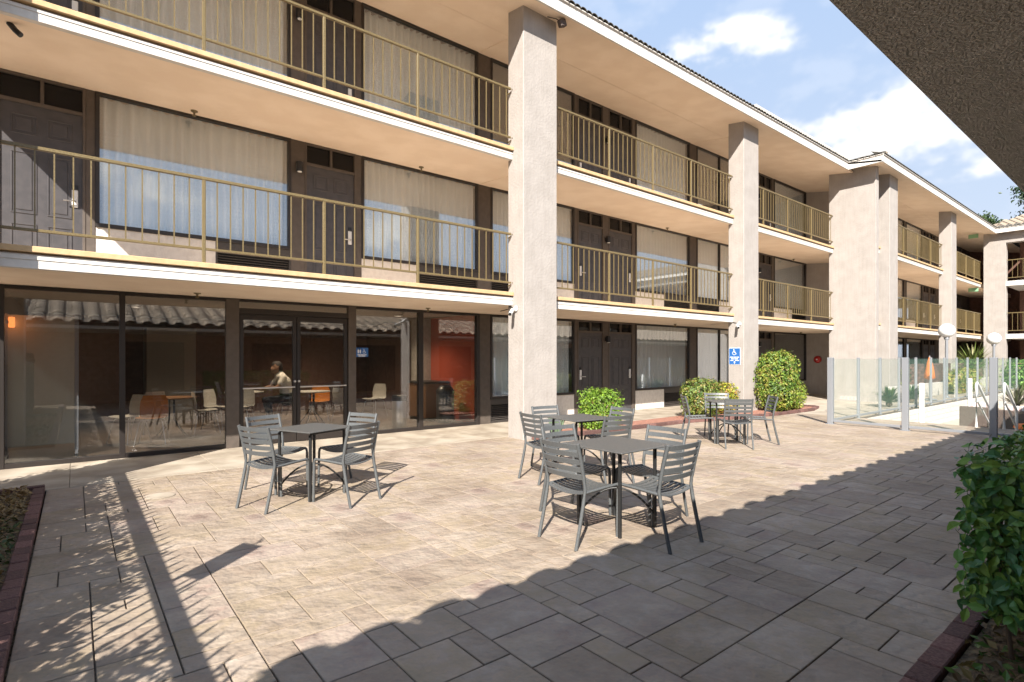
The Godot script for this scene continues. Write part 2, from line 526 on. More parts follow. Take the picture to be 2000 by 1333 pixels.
func make_ground() -> void:
	var g := Shape.new()
	g.sheet([Vector3(-250, -1.2, -250), Vector3(250, -1.2, -250), Vector3(250, -1.2, 250), Vector3(-250, -1.2, 250)], Vector3.UP)
	tag(part(g, "ground", M.earth), "", "", "", "structure")
	var base := Shape.new()
	base.span(Vector3(-0.25, -0.6, -8.11), Vector3(15.25, -0.014, 2.4))
	var patio := part(base, "patio", M.joint)
	tag(patio, "stamped concrete patio of tan ashlar stones", "", "", "structure")
	# interlocking ashlar on a grid of 0.165 m
	var u := 0.165
	var nx := 94
	var nz := 63
	var used := PackedByteArray()
	used.resize(nx * nz)
	var sizes := [[2, 2], [3, 2], [2, 3], [3, 3], [2, 1], [1, 2], [3, 1], [1, 1], [4, 2]]
	var odds := [5, 6, 5, 2, 3, 2, 2, 1, 2]
	var list := []
	for j in nz:
		for i in nx:
			if used[j * nx + i]:
				continue
			var fits := []
			for k in sizes.size():
				var sw: int = sizes[k][0]
				var sd: int = sizes[k][1]
				if i + sw > nx or j + sd > nz:
					continue
				var free := true
				for q in sd:
					for p in sw:
						if used[(j + q) * nx + i + p]:
							free = false
				if free:
					for _t in odds[k]:
						fits.append(k)
			var pick: int = fits[rng.randi() % fits.size()]
			var pw: int = sizes[pick][0]
			var pd: int = sizes[pick][1]
			for q in pd:
				for p in pw:
					used[(j + q) * nx + i + p] = 1
			var at := Vector3(-0.255 + (i + pw / 2.0) * u, 0, -8.1 + (j + pd / 2.0) * u)
			var sc := screen_of(at)
			var size := 0.0
			if sc.x > -0.03 and sc.x < 1.0 and sc.y < 1.05 and sc.y > 0:
				size = pw * pd * sc.z * sc.z * sc.z
			list.append([size, at, pw * u, pd * u, rng.randi() % 12])
	list.sort_custom(func(p, q): return p[0] > q[0])
	var shared := {}
	var rest := [Shape.new(), Shape.new(), Shape.new(), Shape.new()]
	for k in list.size():
		var e: Array = list[k]
		var key := Vector2i(int(round(e[2] * 1000)), int(round(e[3] * 1000)))
		if not shared.has(key):
			var sh := paver_shape(e[2], e[3])
			shared[key] = [sh, sh.mesh()]
		var at: Vector3 = e[1] + Vector3(0, rng.randf_range(-0.0012, 0.0012), 0)
		if k < 300:
			part(shared[key][1], "paving_stone", M["paver_%d" % e[4]], patio, at)
		else:
			rest[e[4] % 4].add(shared[key][0], Transform3D(Basis.IDENTITY, at))
	var far := ArrayMesh.new()
	for k in 4:
		var one: ArrayMesh = rest[k].mesh()
		far.add_surface_from_arrays(Mesh.PRIMITIVE_TRIANGLES, one.surface_get_arrays(0))
		far.surface_set_material(k, M["paver_%d" % k])
	var fo := MeshInstance3D.new()
	fo.mesh = far
	fo.name = "distant_paving_stones"
	patio.add_child(fo)
	fo.set_meta("kind", "stuff")
	# smooth walk along the rooms
	var wb := Shape.new()
	wb.span(Vector3(-1.6, -0.6, -10.2), Vector3(60, -0.012, -8.11))
	var walk := part(wb, "walkway", M.joint)
	tag(walk, "smooth concrete walk along the ground floor rooms", "", "", "structure")
	var x := -1.6
	while x < 36.0:
		var wd := 1.55
		slab_of(Vector3(x + 0.002, -0.1, -10.2), Vector3(x + wd - 0.002, 0.003, -8.112), "concrete_panel", M.walk_concrete, walk, 0.004)
		x += wd
	# level ground beside the second block
	var t2 := Shape.new()
	t2.span(Vector3(15.25, -0.9, -8.105), Vector3(60, 0.0, -5.3))
	tag(part(t2, "terrace_ground", M.deck_concrete), "concrete ground behind the glass fence", "", "", "structure")
	var pool := Shape.new()
	pool.span(Vector3(15.25, -1.0, -5.2), Vector3(60, -0.62, 12))
	tag(part(pool, "sunken_deck", M.deck_concrete), "lower concrete deck beyond the glass fence", "", "", "structure")
	# drain cover in the paving
	var mh := Shape.new()
	mh.lathe([[0.14, 0.001], [0.14, 0.006], [0.115, 0.006], [0.113, 0.004], [0.0, 0.004]], Vector3.ZERO, 28)
	var cover := part(mh, "drain_cover", M.walk_concrete, self, Vector3(0.72, 0, -6.99))
	tag(cover, "round pale drain cover set in the sunny paving", "drain cover")

func brick_row(owner: Node, a: Vector3, b: Vector3, len := 0.2, wide := 0.11, high := 0.09) -> void:
	var d := b - a
	var cnt := maxi(1, int(round(d.length() / len)))
	var each := d.length() / cnt
	if not M.has("brick_mesh_%.3f" % each):
		var s := Shape.new()
		s.box(Vector3.ZERO, Vector3(each - 0.008, high, wide), 0.006)
		M["brick_mesh_%.3f" % each] = s.mesh()
	for k in cnt:
		var p := a + d * ((k + 0.5) / cnt)
		var o := part(M["brick_mesh_%.3f" % each], "brick", M["brick_%d" % (rng.randi() % 3)], owner, p + Vector3(0, high / 2 + rng.randf_range(-0.004, 0.004), 0), atan2(-d.z, d.x) + rng.randf_range(-0.02, 0.02))
		o.rotation.z += rng.randf_range(-0.01, 0.01)

# ---------------------------------------------------------------- building parts
func prism(yz: Array, x0: float, x1: float) -> Shape:   # convex outline given as [z, y]
	var s := Shape.new()
	var mid := Vector3((x0 + x1) / 2, 0, 0)
	for q in yz:
		mid += Vector3(0, q[1], q[0]) / yz.size()
	var left := []
	var right := []
	for q in yz:
		left.append(Vector3(x0, q[1], q[0]))
		right.append(Vector3(x1, q[1], q[0]))
	s.face(left, mid)
	s.face(right, mid)
	for k in yz.size():
		var e := (k + 1) % yz.size()
		s.face([left[k], left[e], right[e], right[k]], mid)
	return s

func curtain_shape(x0: float, x1: float, y0: float, y1: float, z: float) -> Shape:
	var s := Shape.new()
	var nn := maxi(8, int((x1 - x0) / 0.02))
	var pts := []
	var ph := rng.randf() * TAU
	for j in 5:
		var fy := j / 4.0
		var y := lerpf(y0, y1, fy)
		for i in nn + 1:
			var x := lerpf(x0, x1, float(i) / nn)
			var a := 0.060 * (1.0 - 0.25 * fy)
			var q := sin(x * 40.0 + ph + 1.6 * sin(x * 5.3 + ph) + 0.5 * sin(fy * 2.0 + x * 3.0))
			q = signf(q) * pow(absf(q), 0.7)
			pts.append(Vector3(x, y, z + a * q + 0.012 * sin(x * 9.0 + fy)))
	s.grid(pts, nn + 1)
	return s

func window(b: Node, x0: float, x1: float, y0: float, y1: float, z: float, curtain := 1.0, mull := [], pane_mat: Material = null) -> void:
	var w := piece("window", b)
	var f := Shape.new()
	var t := 0.05
	f.span(Vector3(x0, y0, z - 0.05), Vector3(x1, y0 + t + 0.01, z + 0.03), 0.004)
	f.span(Vector3(x0, y1 - t, z - 0.05), Vector3(x1, y1, z + 0.03), 0.004)
	f.span(Vector3(x0, y0 + t + 0.01, z - 0.05), Vector3(x0 + t, y1 - t, z + 0.028), 0.004)
	f.span(Vector3(x1 - t, y0 + t + 0.01, z - 0.05), Vector3(x1, y1 - t, z + 0.028), 0.004)
	for m in mull:
		f.span(Vector3(m - 0.025, y0 + t + 0.01, z - 0.05), Vector3(m + 0.025, y1 - t, z + 0.026), 0.004)
	part(f, "frame", M.bronze_frame, w)
	var cuts := [x0 + t - 0.01] + mull + [x1 - t + 0.01]
	for k in cuts.size() - 1:
		var p := Shape.new()
		p.span(Vector3(cuts[k], y0 + t, z - 0.016), Vector3(cuts[k + 1], y1 - t + 0.01, z - 0.010))
		part(p, "pane", pane_mat if pane_mat else M.pane, w)
		p = Shape.new()
		p.span(Vector3(cuts[k], y0 + t, z - 0.036), Vector3(cuts[k + 1], y1 - t + 0.01, z - 0.030))
		part(p, "inner_pane", M.inner_pane, w)
	if curtain > 0.0 and rng.randf() < 0.22:
		var gap := rng.randf_range(0.3, 0.7)
		var gw := rng.randf_range(0.03, 0.12)
		part(curtain_shape(x0 + 0.02, lerpf(x0, x1, gap) - gw, y0 + 0.03, y1 - 0.02, z - 0.15), "curtain", M.curtain, w)
		part(curtain_shape(lerpf(x0, x1, gap) + gw, x1 - 0.02, y0 + 0.03, y1 - 0.02, z - 0.15), "curtain", M.curtain, w)
	elif curtain > 0.0:
		part(curtain_shape(x0 + 0.02, lerpf(x0, x1, curtain) - 0.02, y0 + 0.03, y1 - 0.02, z - 0.15), "curtain", M.curtain, w)

func door(b: Node, x0: float, x1: float, y0: float, yd: float, yt: float, z: float, lock_right: bool) -> void:
	var d := piece("door", b)
	var w := x1 - x0
	var leaf := Shape.new()
	leaf.span(Vector3(x0 + 0.035, y0 + 0.012, z - 0.055), Vector3(x1 - 0.035, yd - 0.035, z - 0.01))
	part(leaf, "leaf", M.door_paint, d)
	# six raised panels, each inside a moulded frame
	var in0 := x0 + 0.035
	var dw := w - 0.07
	var hh := yd - y0
	for row in [[0.055, 0.27], [0.315, 0.70], [0.79, 0.925]]:
		for side in 2:
			var px0 := in0 + dw * (0.13 if side == 0 else 0.56)
			var px1 := px0 + dw * 0.31
			var py0: float = y0 + hh * row[0] + 0.03
			var py1: float = y0 + hh * row[1]
			var s := Shape.new()
			var m := 0.022
			s.span(Vector3(px0, py0, z - 0.012), Vector3(px1, py0 + m, z + 0.0), 0.005)
			s.span(Vector3(px0, py1 - m, z - 0.012), Vector3(px1, py1, z + 0.0), 0.005)
			s.span(Vector3(px0, py0 + m, z - 0.012), Vector3(px0 + m, py1 - m, z - 0.001), 0.005)
			s.span(Vector3(px1 - m, py0 + m, z - 0.012), Vector3(px1, py1 - m, z - 0.001), 0.005)
			s.span(Vector3(px0 + 0.05, py0 + 0.05, z - 0.012), Vector3(px1 - 0.05, py1 - 0.05, z - 0.002), 0.006)
			part(s, "panel", M.door_paint, d)
	var fr := Shape.new()
	fr.span(Vector3(x0, y0, z - 0.08), Vector3(x0 + 0.035, yt, z + 0.02), 0.004)
	fr.span(Vector3(x1 - 0.035, y0, z - 0.08), Vector3(x1, yt, z + 0.02), 0.004)
	fr.span(Vector3(x0 + 0.035, yd - 0.035, z - 0.08), Vector3(x1 - 0.035, yd + 0.015, z + 0.018), 0.004)
	fr.span(Vector3(x0 + 0.035, yt - 0.04, z - 0.08), Vector3(x1 - 0.035, yt, z + 0.018), 0.004)
	fr.span(Vector3((x0 + x1) / 2 - 0.02, yd + 0.015, z - 0.08), Vector3((x0 + x1) / 2 + 0.02, yt - 0.04, z + 0.016), 0.004)
	part(fr, "frame", M.brown_panel, d)
	for k in 2:
		var p := Shape.new()
		var a := x0 + 0.035 if k == 0 else (x0 + x1) / 2 + 0.02
		var e := (x0 + x1) / 2 - 0.02 if k == 0 else x1 - 0.035
		p.span(Vector3(a, yd + 0.015, z - 0.045), Vector3(e, yt - 0.04, z - 0.039))
		part(p, "transom_pane", M.transom_pane, d)
	var lx := x1 - 0.12 if lock_right else x0 + 0.12
	var lk := Shape.new()
	lk.span(Vector3(lx - 0.035, y0 + 0.92, z - 0.012), Vector3(lx + 0.035, y0 + 1.17, z + 0.012), 0.008)
	part(lk, "lock_plate", M.white_plastic, d)
	var rd := Shape.new()
	rd.span(Vector3(lx - 0.035, y0 + 1.175, z - 0.012), Vector3(lx + 0.035, y0 + 1.24, z + 0.016), 0.008)
	part(rd, "card_reader", M.black_plastic, d)
	var hd := Shape.new()
	var sg := -1.0 if lock_right else 1.0
	hd.tube([Vector3(lx, y0 + 1.0, z + 0.0), Vector3(lx, y0 + 1.0, z + 0.05), Vector3(lx + sg * 0.03, y0 + 1.0, z + 0.06), Vector3(lx + sg * 0.13, y0 + 0.995, z + 0.06)], 0.011, 8)
	part(hd, "handle", M.steel, d)

func under_window(b: Node, x0: float, x1: float, g0: float, g1: float, y0: float, y1: float, z: float, pale := false) -> void:
	# wall under a window with a louvred heater grille between g0 and g1
	var s := Shape.new()
	if g0 - x0 > 0.05:
		s.span(Vector3(x0, y0, z - 0.12), Vector3(g0, y1, z + 0.0))
	if x1 - g1 > 0.05:
		s.span(Vector3(g1, y0, z - 0.12), Vector3(x1, y1, z + 0.0))
	if s.v.size():
		part(s, "wall_panel", M.spandrel, b)
	if g1 - g0 > 0.1:
		var o := piece("heater_grille", b)
		var f := Shape.new()
		f.span(Vector3(g0, y0, z - 0.12), Vector3(g1, y1, z - 0.06))
		part(f, "housing", M.dark_hole, o)
		var fr := Shape.new()
		fr.span(Vector3(g0, y1 - 0.13, z - 0.06), Vector3(g1, y1, z + 0.005), 0.003)
		fr.span(Vector3(g0, y0, z - 0.06), Vector3(g1, y0 + 0.03, z + 0.005), 0.003)
		fr.span(Vector3(g0, y0 + 0.03, z - 0.06), Vector3(g0 + 0.03, y1 - 0.13, z + 0.004), 0.003)
		fr.span(Vector3(g1 - 0.03, y0 + 0.03, z - 0.06), Vector3(g1, y1 - 0.13, z + 0.004), 0.003)
		part(fr, "frame", M.grille_pale if pale else M.grille, o)
		var y := y0 + 0.05
		var lv := Shape.new()
		lv.box(Vector3.ZERO, Vector3(g1 - g0 - 0.06, 0.006, 0.045), 0.0, Basis(Vector3.RIGHT, 0.6))
		var me := lv.mesh()
		while y < y1 - 0.15:
			part(me, "louvre", M.grille_pale if pale else M.grille, o, Vector3((g0 + g1) / 2, y, z - 0.025))
			y += 0.042

func facade(b: Node, segs: Array, y0: float, sill: float, yd: float, yt: float, z: float, bare := []) -> void:
	var k := 0
	for s in segs:
		var x0: float = s[1]
		var x1: float = s[2]
		match s[0]:
			"D":
				door(b, x0, x1, y0, yd, yt, z, s[3])
			"P":
				var p := Shape.new()
				p.span(Vector3(x0, y0, z - 0.1), Vector3(x1, yt, z + 0.012), 0.004)
				part(p, "brown_panel", M.brown_panel, b)
			"W":
				window(b, x0, x1, sill, yt, z, 0.0 if bare.has(k) else 1.0, s[5] if s.size() > 5 else [])
				under_window(b, x0, x1, s[3], s[4], y0, sill, z, s.size() > 6)
				k += 1

func railing(b: Node, x0: float, x1: float, y: float, z: float, posts: Array, side := 1) -> void:
	# y: top of the coping under it
	var r := piece("railing", b)
	var top := Shape.new()
	top.span(Vector3(x0, y + 1.065, z - 0.02), Vector3(x1, y + 1.105, z + 0.02), 0.005)
	part(top, "top_rail", M.rail_gold, r)
	var bot := Shape.new()
	bot.span(Vector3(x0, y + 0.165, z - 0.016), Vector3(x1, y + 0.197, z + 0.016), 0.004)
	part(bot, "bottom_rail", M.rail_gold, r)
	var pm := Shape.new()
	pm.span(Vector3(-0.02, -0.02, -0.02), Vector3(0.02, 1.065, 0.02), 0.004)
	var pmesh := pm.mesh()
	for p in posts:
		part(pmesh, "post", M.rail_gold, r, Vector3(p, y, z + 0.001))
	var bm := Shape.new()
	bm.span(Vector3(-0.007, 0.197, -0.007), Vector3(0.007, 1.065, 0.007))
	var bmesh := bm.mesh()
	var cuts := [x0 - 0.05] + posts + [x1 + 0.05]
	for k in cuts.size() - 1:
		var gap: float = cuts[k + 1] - cuts[k]
		var cnt := int(round(gap / 0.158))
		for i in range(1, cnt):
			var bx: float = cuts[k] + gap * i / cnt
			if bx > x0 and bx < x1:
				part(bmesh, "baluster", M.rail_gold, r, Vector3(bx + rng.randf_range(-0.003, 0.003), y, z))
	for yy in [1.08, 0.18]:
		for e in [[x0, -1], [x1, 1]]:
			var s := Shape.new()
			s.tube([Vector3(e[0] + 0.02 * e[1], y + yy, z + 0.012), Vector3(e[0] + 0.06 * e[1], y + yy, z + 0.012), Vector3(e[0] + 0.015 * e[1], y + yy - 0.05, z - 0.11)], 0.011, 6)
			part(s, "bracket", M.rail_gold, r)

func balcony(b: Node, x0: float, x1: float, y: float, under: float, z: float) -> void:
	# y: top, under: bottom of the edge; z: edge
	var o := piece("balcony_edge", b)
	var c := Shape.new()
	c.span(Vector3(x0, y - 0.068, z - 0.35), Vector3(x1, y, z), 0.006)
	part(c, "coping", M.coping, o)
	var f := Shape.new()
	f.span(Vector3(x0, under, z - 0.12), Vector3(x1, y - 0.085, z - 0.045), 0.005)
	f.span(Vector3(x0, under + 0.095, z - 0.045), Vector3(x1, y - 0.098, z - 0.036), 0.003)
	part(f, "fascia", M.white_trim, o)

func wall_light(b: Node, at: Vector3) -> void:
	var o := piece("wall_light", b)
	var s := Shape.new()
	s.lathe([[0.0, -0.09], [0.06, -0.09], [0.066, -0.08], [0.066, 0.07], [0.055, 0.085], [0.0, 0.085]], at + Vector3(0, 0, 0.09), 14)
	part(s, "housing", M.black_plastic, o)
	var a := Shape.new()
	a.span(at + Vector3(-0.04, -0.05, 0), at + Vector3(0.04, 0.05, 0.05), 0.006)
	part(a, "bracket", M.black_plastic, o)
	var l := Shape.new()
	l.lathe([[0.0, -0.1], [0.035, -0.098], [0.04, -0.089]], at + Vector3(0, 0, 0.09), 12)
	part(l, "lens", M.white_plastic, o)

func sprinkler(b: Node, at: Vector3) -> void:
	var s := Shape.new()
	s.lathe([[0.05, 0.02], [0.05, 0.0], [0.018, -0.01], [0.014, -0.045], [0.03, -0.06], [0.03, -0.066], [0.0, -0.066]], at, 10)
	part(s, "sprinkler_head", M.rail_gold, b)

func eave(b: Node, a: Vector3, c: Vector3, out: Vector3, single: bool, pitch := 0.155) -> void:
	# a, c: the ends of the fascia's lower outer edge; out: away from the wall
	var d := c - a
	var f := Shape.new()
	var ang := atan2(-d.z, d.x)
	var bs := Basis(Vector3.UP, ang)
	f.box((a + c) / 2 + Vector3(0, 0.115, 0) - out * 0.02, Vector3(d.length(), 0.23, 0.04), 0.004, bs)
	f.box((a + c) / 2 + Vector3(0, 0.235, 0) + out * 0.004, Vector3(d.length(), 0.022, 0.055), 0.003, bs)
	part(f, "eave_fascia", M.white_trim, b)
	# tile ends along the eave
	var one := Shape.new()
	var prof := []
	for k in 7:
		var t := PI * k / 6.0
		prof.append(Vector2(-cos(t) * pitch * 0.5, sin(t) * 0.045))
	var slope := Vector3(0, 0.36, -1).normalized()
	for k in 6:
		var p := Vector3(prof[k].x, prof[k].y, 0)
		var q := Vector3(prof[k + 1].x, prof[k + 1].y, 0)
		one.face([p, q, q + slope * 0.42, p + slope * 0.42], Vector3(0, -0.1, 0) + slope * 0.2)
		one.face([p, q, q * 0.82, p * 0.82], Vector3(0, 0, -1))
		one.face([p * 0.82, q * 0.82, q * 0.82 + slope * 0.3, p * 0.82 + slope * 0.3], Vector3(0, 0.3, 0))
	var turn := atan2(out.x, out.z)
	var cnt := int(d.length() / pitch)
	var me := one.mesh()
	var joined := Shape.new()
	for k in cnt:
		var at := a + d * ((k + 0.5) / cnt) + Vector3(0, 0.248, 0) + out * 0.055
		var mt: Material = M.dark_clay
		if single:
			part(me, "roof_tile", mt, b, at + Vector3(0, rng.randf_range(-0.006, 0.006), 0), turn + rng.randf_range(-0.03, 0.03))
		else:
			joined.add(one, Transform3D(Basis(Vector3.UP, turn), at))
	if not single:
		part(joined, "roof_tile_ends", M.dark_clay, b).set_meta("kind", "stuff")

func column(b: Node, x0: float, x1: float, z0: float, z1: float, y1: float) -> void:
	var s := Shape.new()
	s.span(Vector3(x0, -0.2, z0), Vector3(x1, y1, z1), 0.012)
	part(s, "column", M.stucco, b)

func roof_body(b: Node, x0: float, x1: float, dz: float, gap: float, top := true) -> void:
	# soffit boards with an open joint, then the roof above them
	var yf := func(z): return 7.845 + (ZE - z) / (ZE - ZW) * (8.31 - 7.845)
	var zj := -8.78
	for e in [[ZE - 0.03, zj + gap], [zj - gap, ZW - 0.02]]:
		part(prism([[e[0] + dz, yf.call(e[0]) + 0.002], [e[1] + dz, yf.call(e[1]) + 0.002], [e[1] + dz, yf.call(e[1]) + 0.06], [e[0] + dz, yf.call(e[0]) + 0.06]], x0, x1), "soffit", M.soffit_paint, b)
	if not top:
		return
	part(prism([[ZE + dz - 0.05, 8.07], [ZE + dz - 0.05, 8.09], [-13.2 + dz, 10.23], [-13.2 + dz, 9.0]], x0, x1), "roof", M.dark_clay, b)
	part(prism([[-13.2 + dz, 10.23], [-13.2 + dz, 8.5], [-19.0 + dz, 8.5]], x0, x1), "roof", M.dark_clay, b)

const SEGS := [["D", -0.83, 0.12, true], ["P", 0.12, 0.23], ["W", 0.23, 2.98, 1.79, 2.98], ["P", 2.98, 3.22], ["D", 3.22, 4.18, true], ["P", 4.18, 4.29], ["W", 4.29, 7.02, 5.52, 7.02], ["P", 7.02, 7.37], ["W", 7.37, 10.05, 7.37, 8.75], ["P", 10.05, 10.17], ["D", 10.17, 11.16, false], ["P", 11.16, 11.37], ["D", 11.37, 12.40, true], ["P", 12.40, 12.52], ["W", 12.52, 15.22, 13.88, 15.22], ["P", 15.22, 15.60], ["W", 15.60, 18.30, 15.60, 16.95, [16.97]], ["P", 18.30, 18.42], ["D", 18.42, 19.42, false], ["P", 19.42, 19.65], ["D", 19.65, 20.65, true], ["P", 20.65, 20.80], ["W", 20.80, 23.54, 22.3, 23.54]]

func make_main_block() -> void:
	var b := thing("motel_building", "long three storey cream motel block with gold balcony railings and curtained windows", "building", Vector3.ZERO)
	# columns
	for x in [-1.49, 6.36, 14.16]:
		column(b, x, x + (0.84 if x != 14.16 else 0.81), -8.05, ZC, 8.12)
	# floors: [top, edge underside, underside at the wall]
	for f in [[2.70, 2.47, 2.485], [5.40, 5.185, 5.37]]:
		part(prism([[ZS - 0.10, f[1] + 0.003], [ZS - 0.10, f[0] - 0.004], [ZW - 0.3, f[0] - 0.004], [ZW - 0.3, f[2]], [ZW, f[2]]], -1.5, 23.6), "balcony_slab", M.soffit_paint, b)
		slab_of(Vector3(-1.6, f[2] + 0.004, -16.2), Vector3(23.6, f[0] + 0.02, ZW - 0.3), "floor_slab", M.room_wall, b)
		for bay in [[-0.66, 6.36], [7.2, 14.16], [14.97, 20.86]]:
			balcony(b, bay[0], bay[1], f[0] + 0.012, f[1], ZS)
	for f in [2.712, 5.412]:
		railing(b, -0.62, 6.33, f, -7.93, [1.29, 2.84, 4.38])
		railing(b, 7.23, 14.12, f, -7.93, [9.07, 10.61, 12.17])
		railing(b, 15.0, 20.82, f, -7.93, [15.9, 17.45, 19.15])
	# rooms upstairs
	facade(b, SEGS, 2.72, 3.40, 5.0, 5.375, ZW)
	facade(b, SEGS, 5.42, 6.10, 7.84, 8.31, ZW, [2, 4])
	# ground floor right of the cafe
	var low := [["P", 7.05, 7.36], ["W", 7.36, 10.06, 7.36, 8.6]] + SEGS.slice(9, 16) + [["W", 15.60, 18.30, 15.60, 15.60, [16.97]]] + SEGS.slice(17, 22) + [["W", 20.80, 23.54, 22.3, 23.54, [], true]]
	facade(b, low, 0.004, 0.55, 2.19, 2.478, ZW, [3])
	# closing walls behind the rooms
	for y in [[2.70, 5.39], [5.40, 8.38]]:
		slab_of(Vector3(-1.6, y[0], -13.2), Vector3(23.6, y[1], -13.0), "room_back_wall", M.room_wall, b)
		for x in [-0.95, 3.1, 7.2, 11.26, 15.4, 19.53]:
			slab_of(Vector3(x - 0.05, y[0], -13.0), Vector3(x + 0.05, y[1], ZW - 0.12), "partition", M.room_wall, b)
	slab_of(Vector3(7.2, 0.0, -13.2), Vector3(23.6, 2.51, -13.0), "room_back_wall", M.room_wall, b)
	for x in [11.26, 15.4, 19.53]:
		slab_of(Vector3(x - 0.05, 0.0, -13.0), Vector3(x + 0.05, 2.51, ZW - 0.12), "partition", M.room_wall, b)
	slab_of(Vector3(7.2, -0.3, -13.2), Vector3(23.6, 0.0, ZW - 0.12), "room_floor", M.room_dark, b)
	slab_of(Vector3(-1.6, 8.36, -16.2), Vector3(23.6, 8.48, ZW - 0.02), "room_ceiling", M.room_wall, b)
	slab_of(Vector3(-1.75, -0.3, -16.2), Vector3(-0.80, 8.36, ZW + 0.02), "end_wall", M.stucco, b)
	# recess wall at the right end, then the fin of the next block stands before it
	slab_of(Vector3(23.56, -0.2, -13.2), Vector3(23.86, 8.36, -7.2), "end_wall", M.stucco, b)
	roof_body(b, -1.9, 20.86, 0.0, 0.004)
	part(prism([[-8.0, 7.973], [-9.99, 8.313], [-9.99, 8.37], [-8.0, 8.03]], 20.86, 23.56), "soffit", M.soffit_paint, b)
	eave(b, Vector3(-1.9, 7.845, ZE), Vector3(20.37, 7.845, ZE), Vector3(0, 0, 1), true)
	slab_of(Vector3(16.6, 8.3, -8.9), Vector3(27.5, 9.43, -8.5), "parapet", M.white_wall, b, 0.01)
	# lights beside the doors
	for f in [2.72, 5.42]:
		wall_light(b, Vector3(3.1, f + 2.16, ZW + 0.012))
		wall_light(b, Vector3(11.265, f + 1.98, ZW + 0.012))
		wall_light(b, Vector3(19.535, f + 1.98, ZW + 0.012))
	wall_light(b, Vector3(11.265, 2.0, ZW + 0.012))
	wall_light(b, Vector3(19.535, 2.0, ZW + 0.012))
	for x in [1.45, 5.45, 13.7, 21.9]:
		sprinkler(b, Vector3(x, 5.33, -9.72))
		sprinkler(b, Vector3(x, 2.47, -9.45))
	# expansion joints across the roof soffit and the balcony soffits
	for x in [7.02, 15.25]:
		var s := Shape.new()
		s.tube([Vector3(x, 8.285, -9.85), Vector3(x, 7.93, -7.75)], 0.011, 6)
		part(s, "conduit", M.soffit_paint, b)
		s = Shape.new()
		s.tube([Vector3(x, 5.352, -9.85), Vector3(x, 5.2, -8.06)], 0.009, 6)
		part(s, "conduit", M.soffit_paint, b)

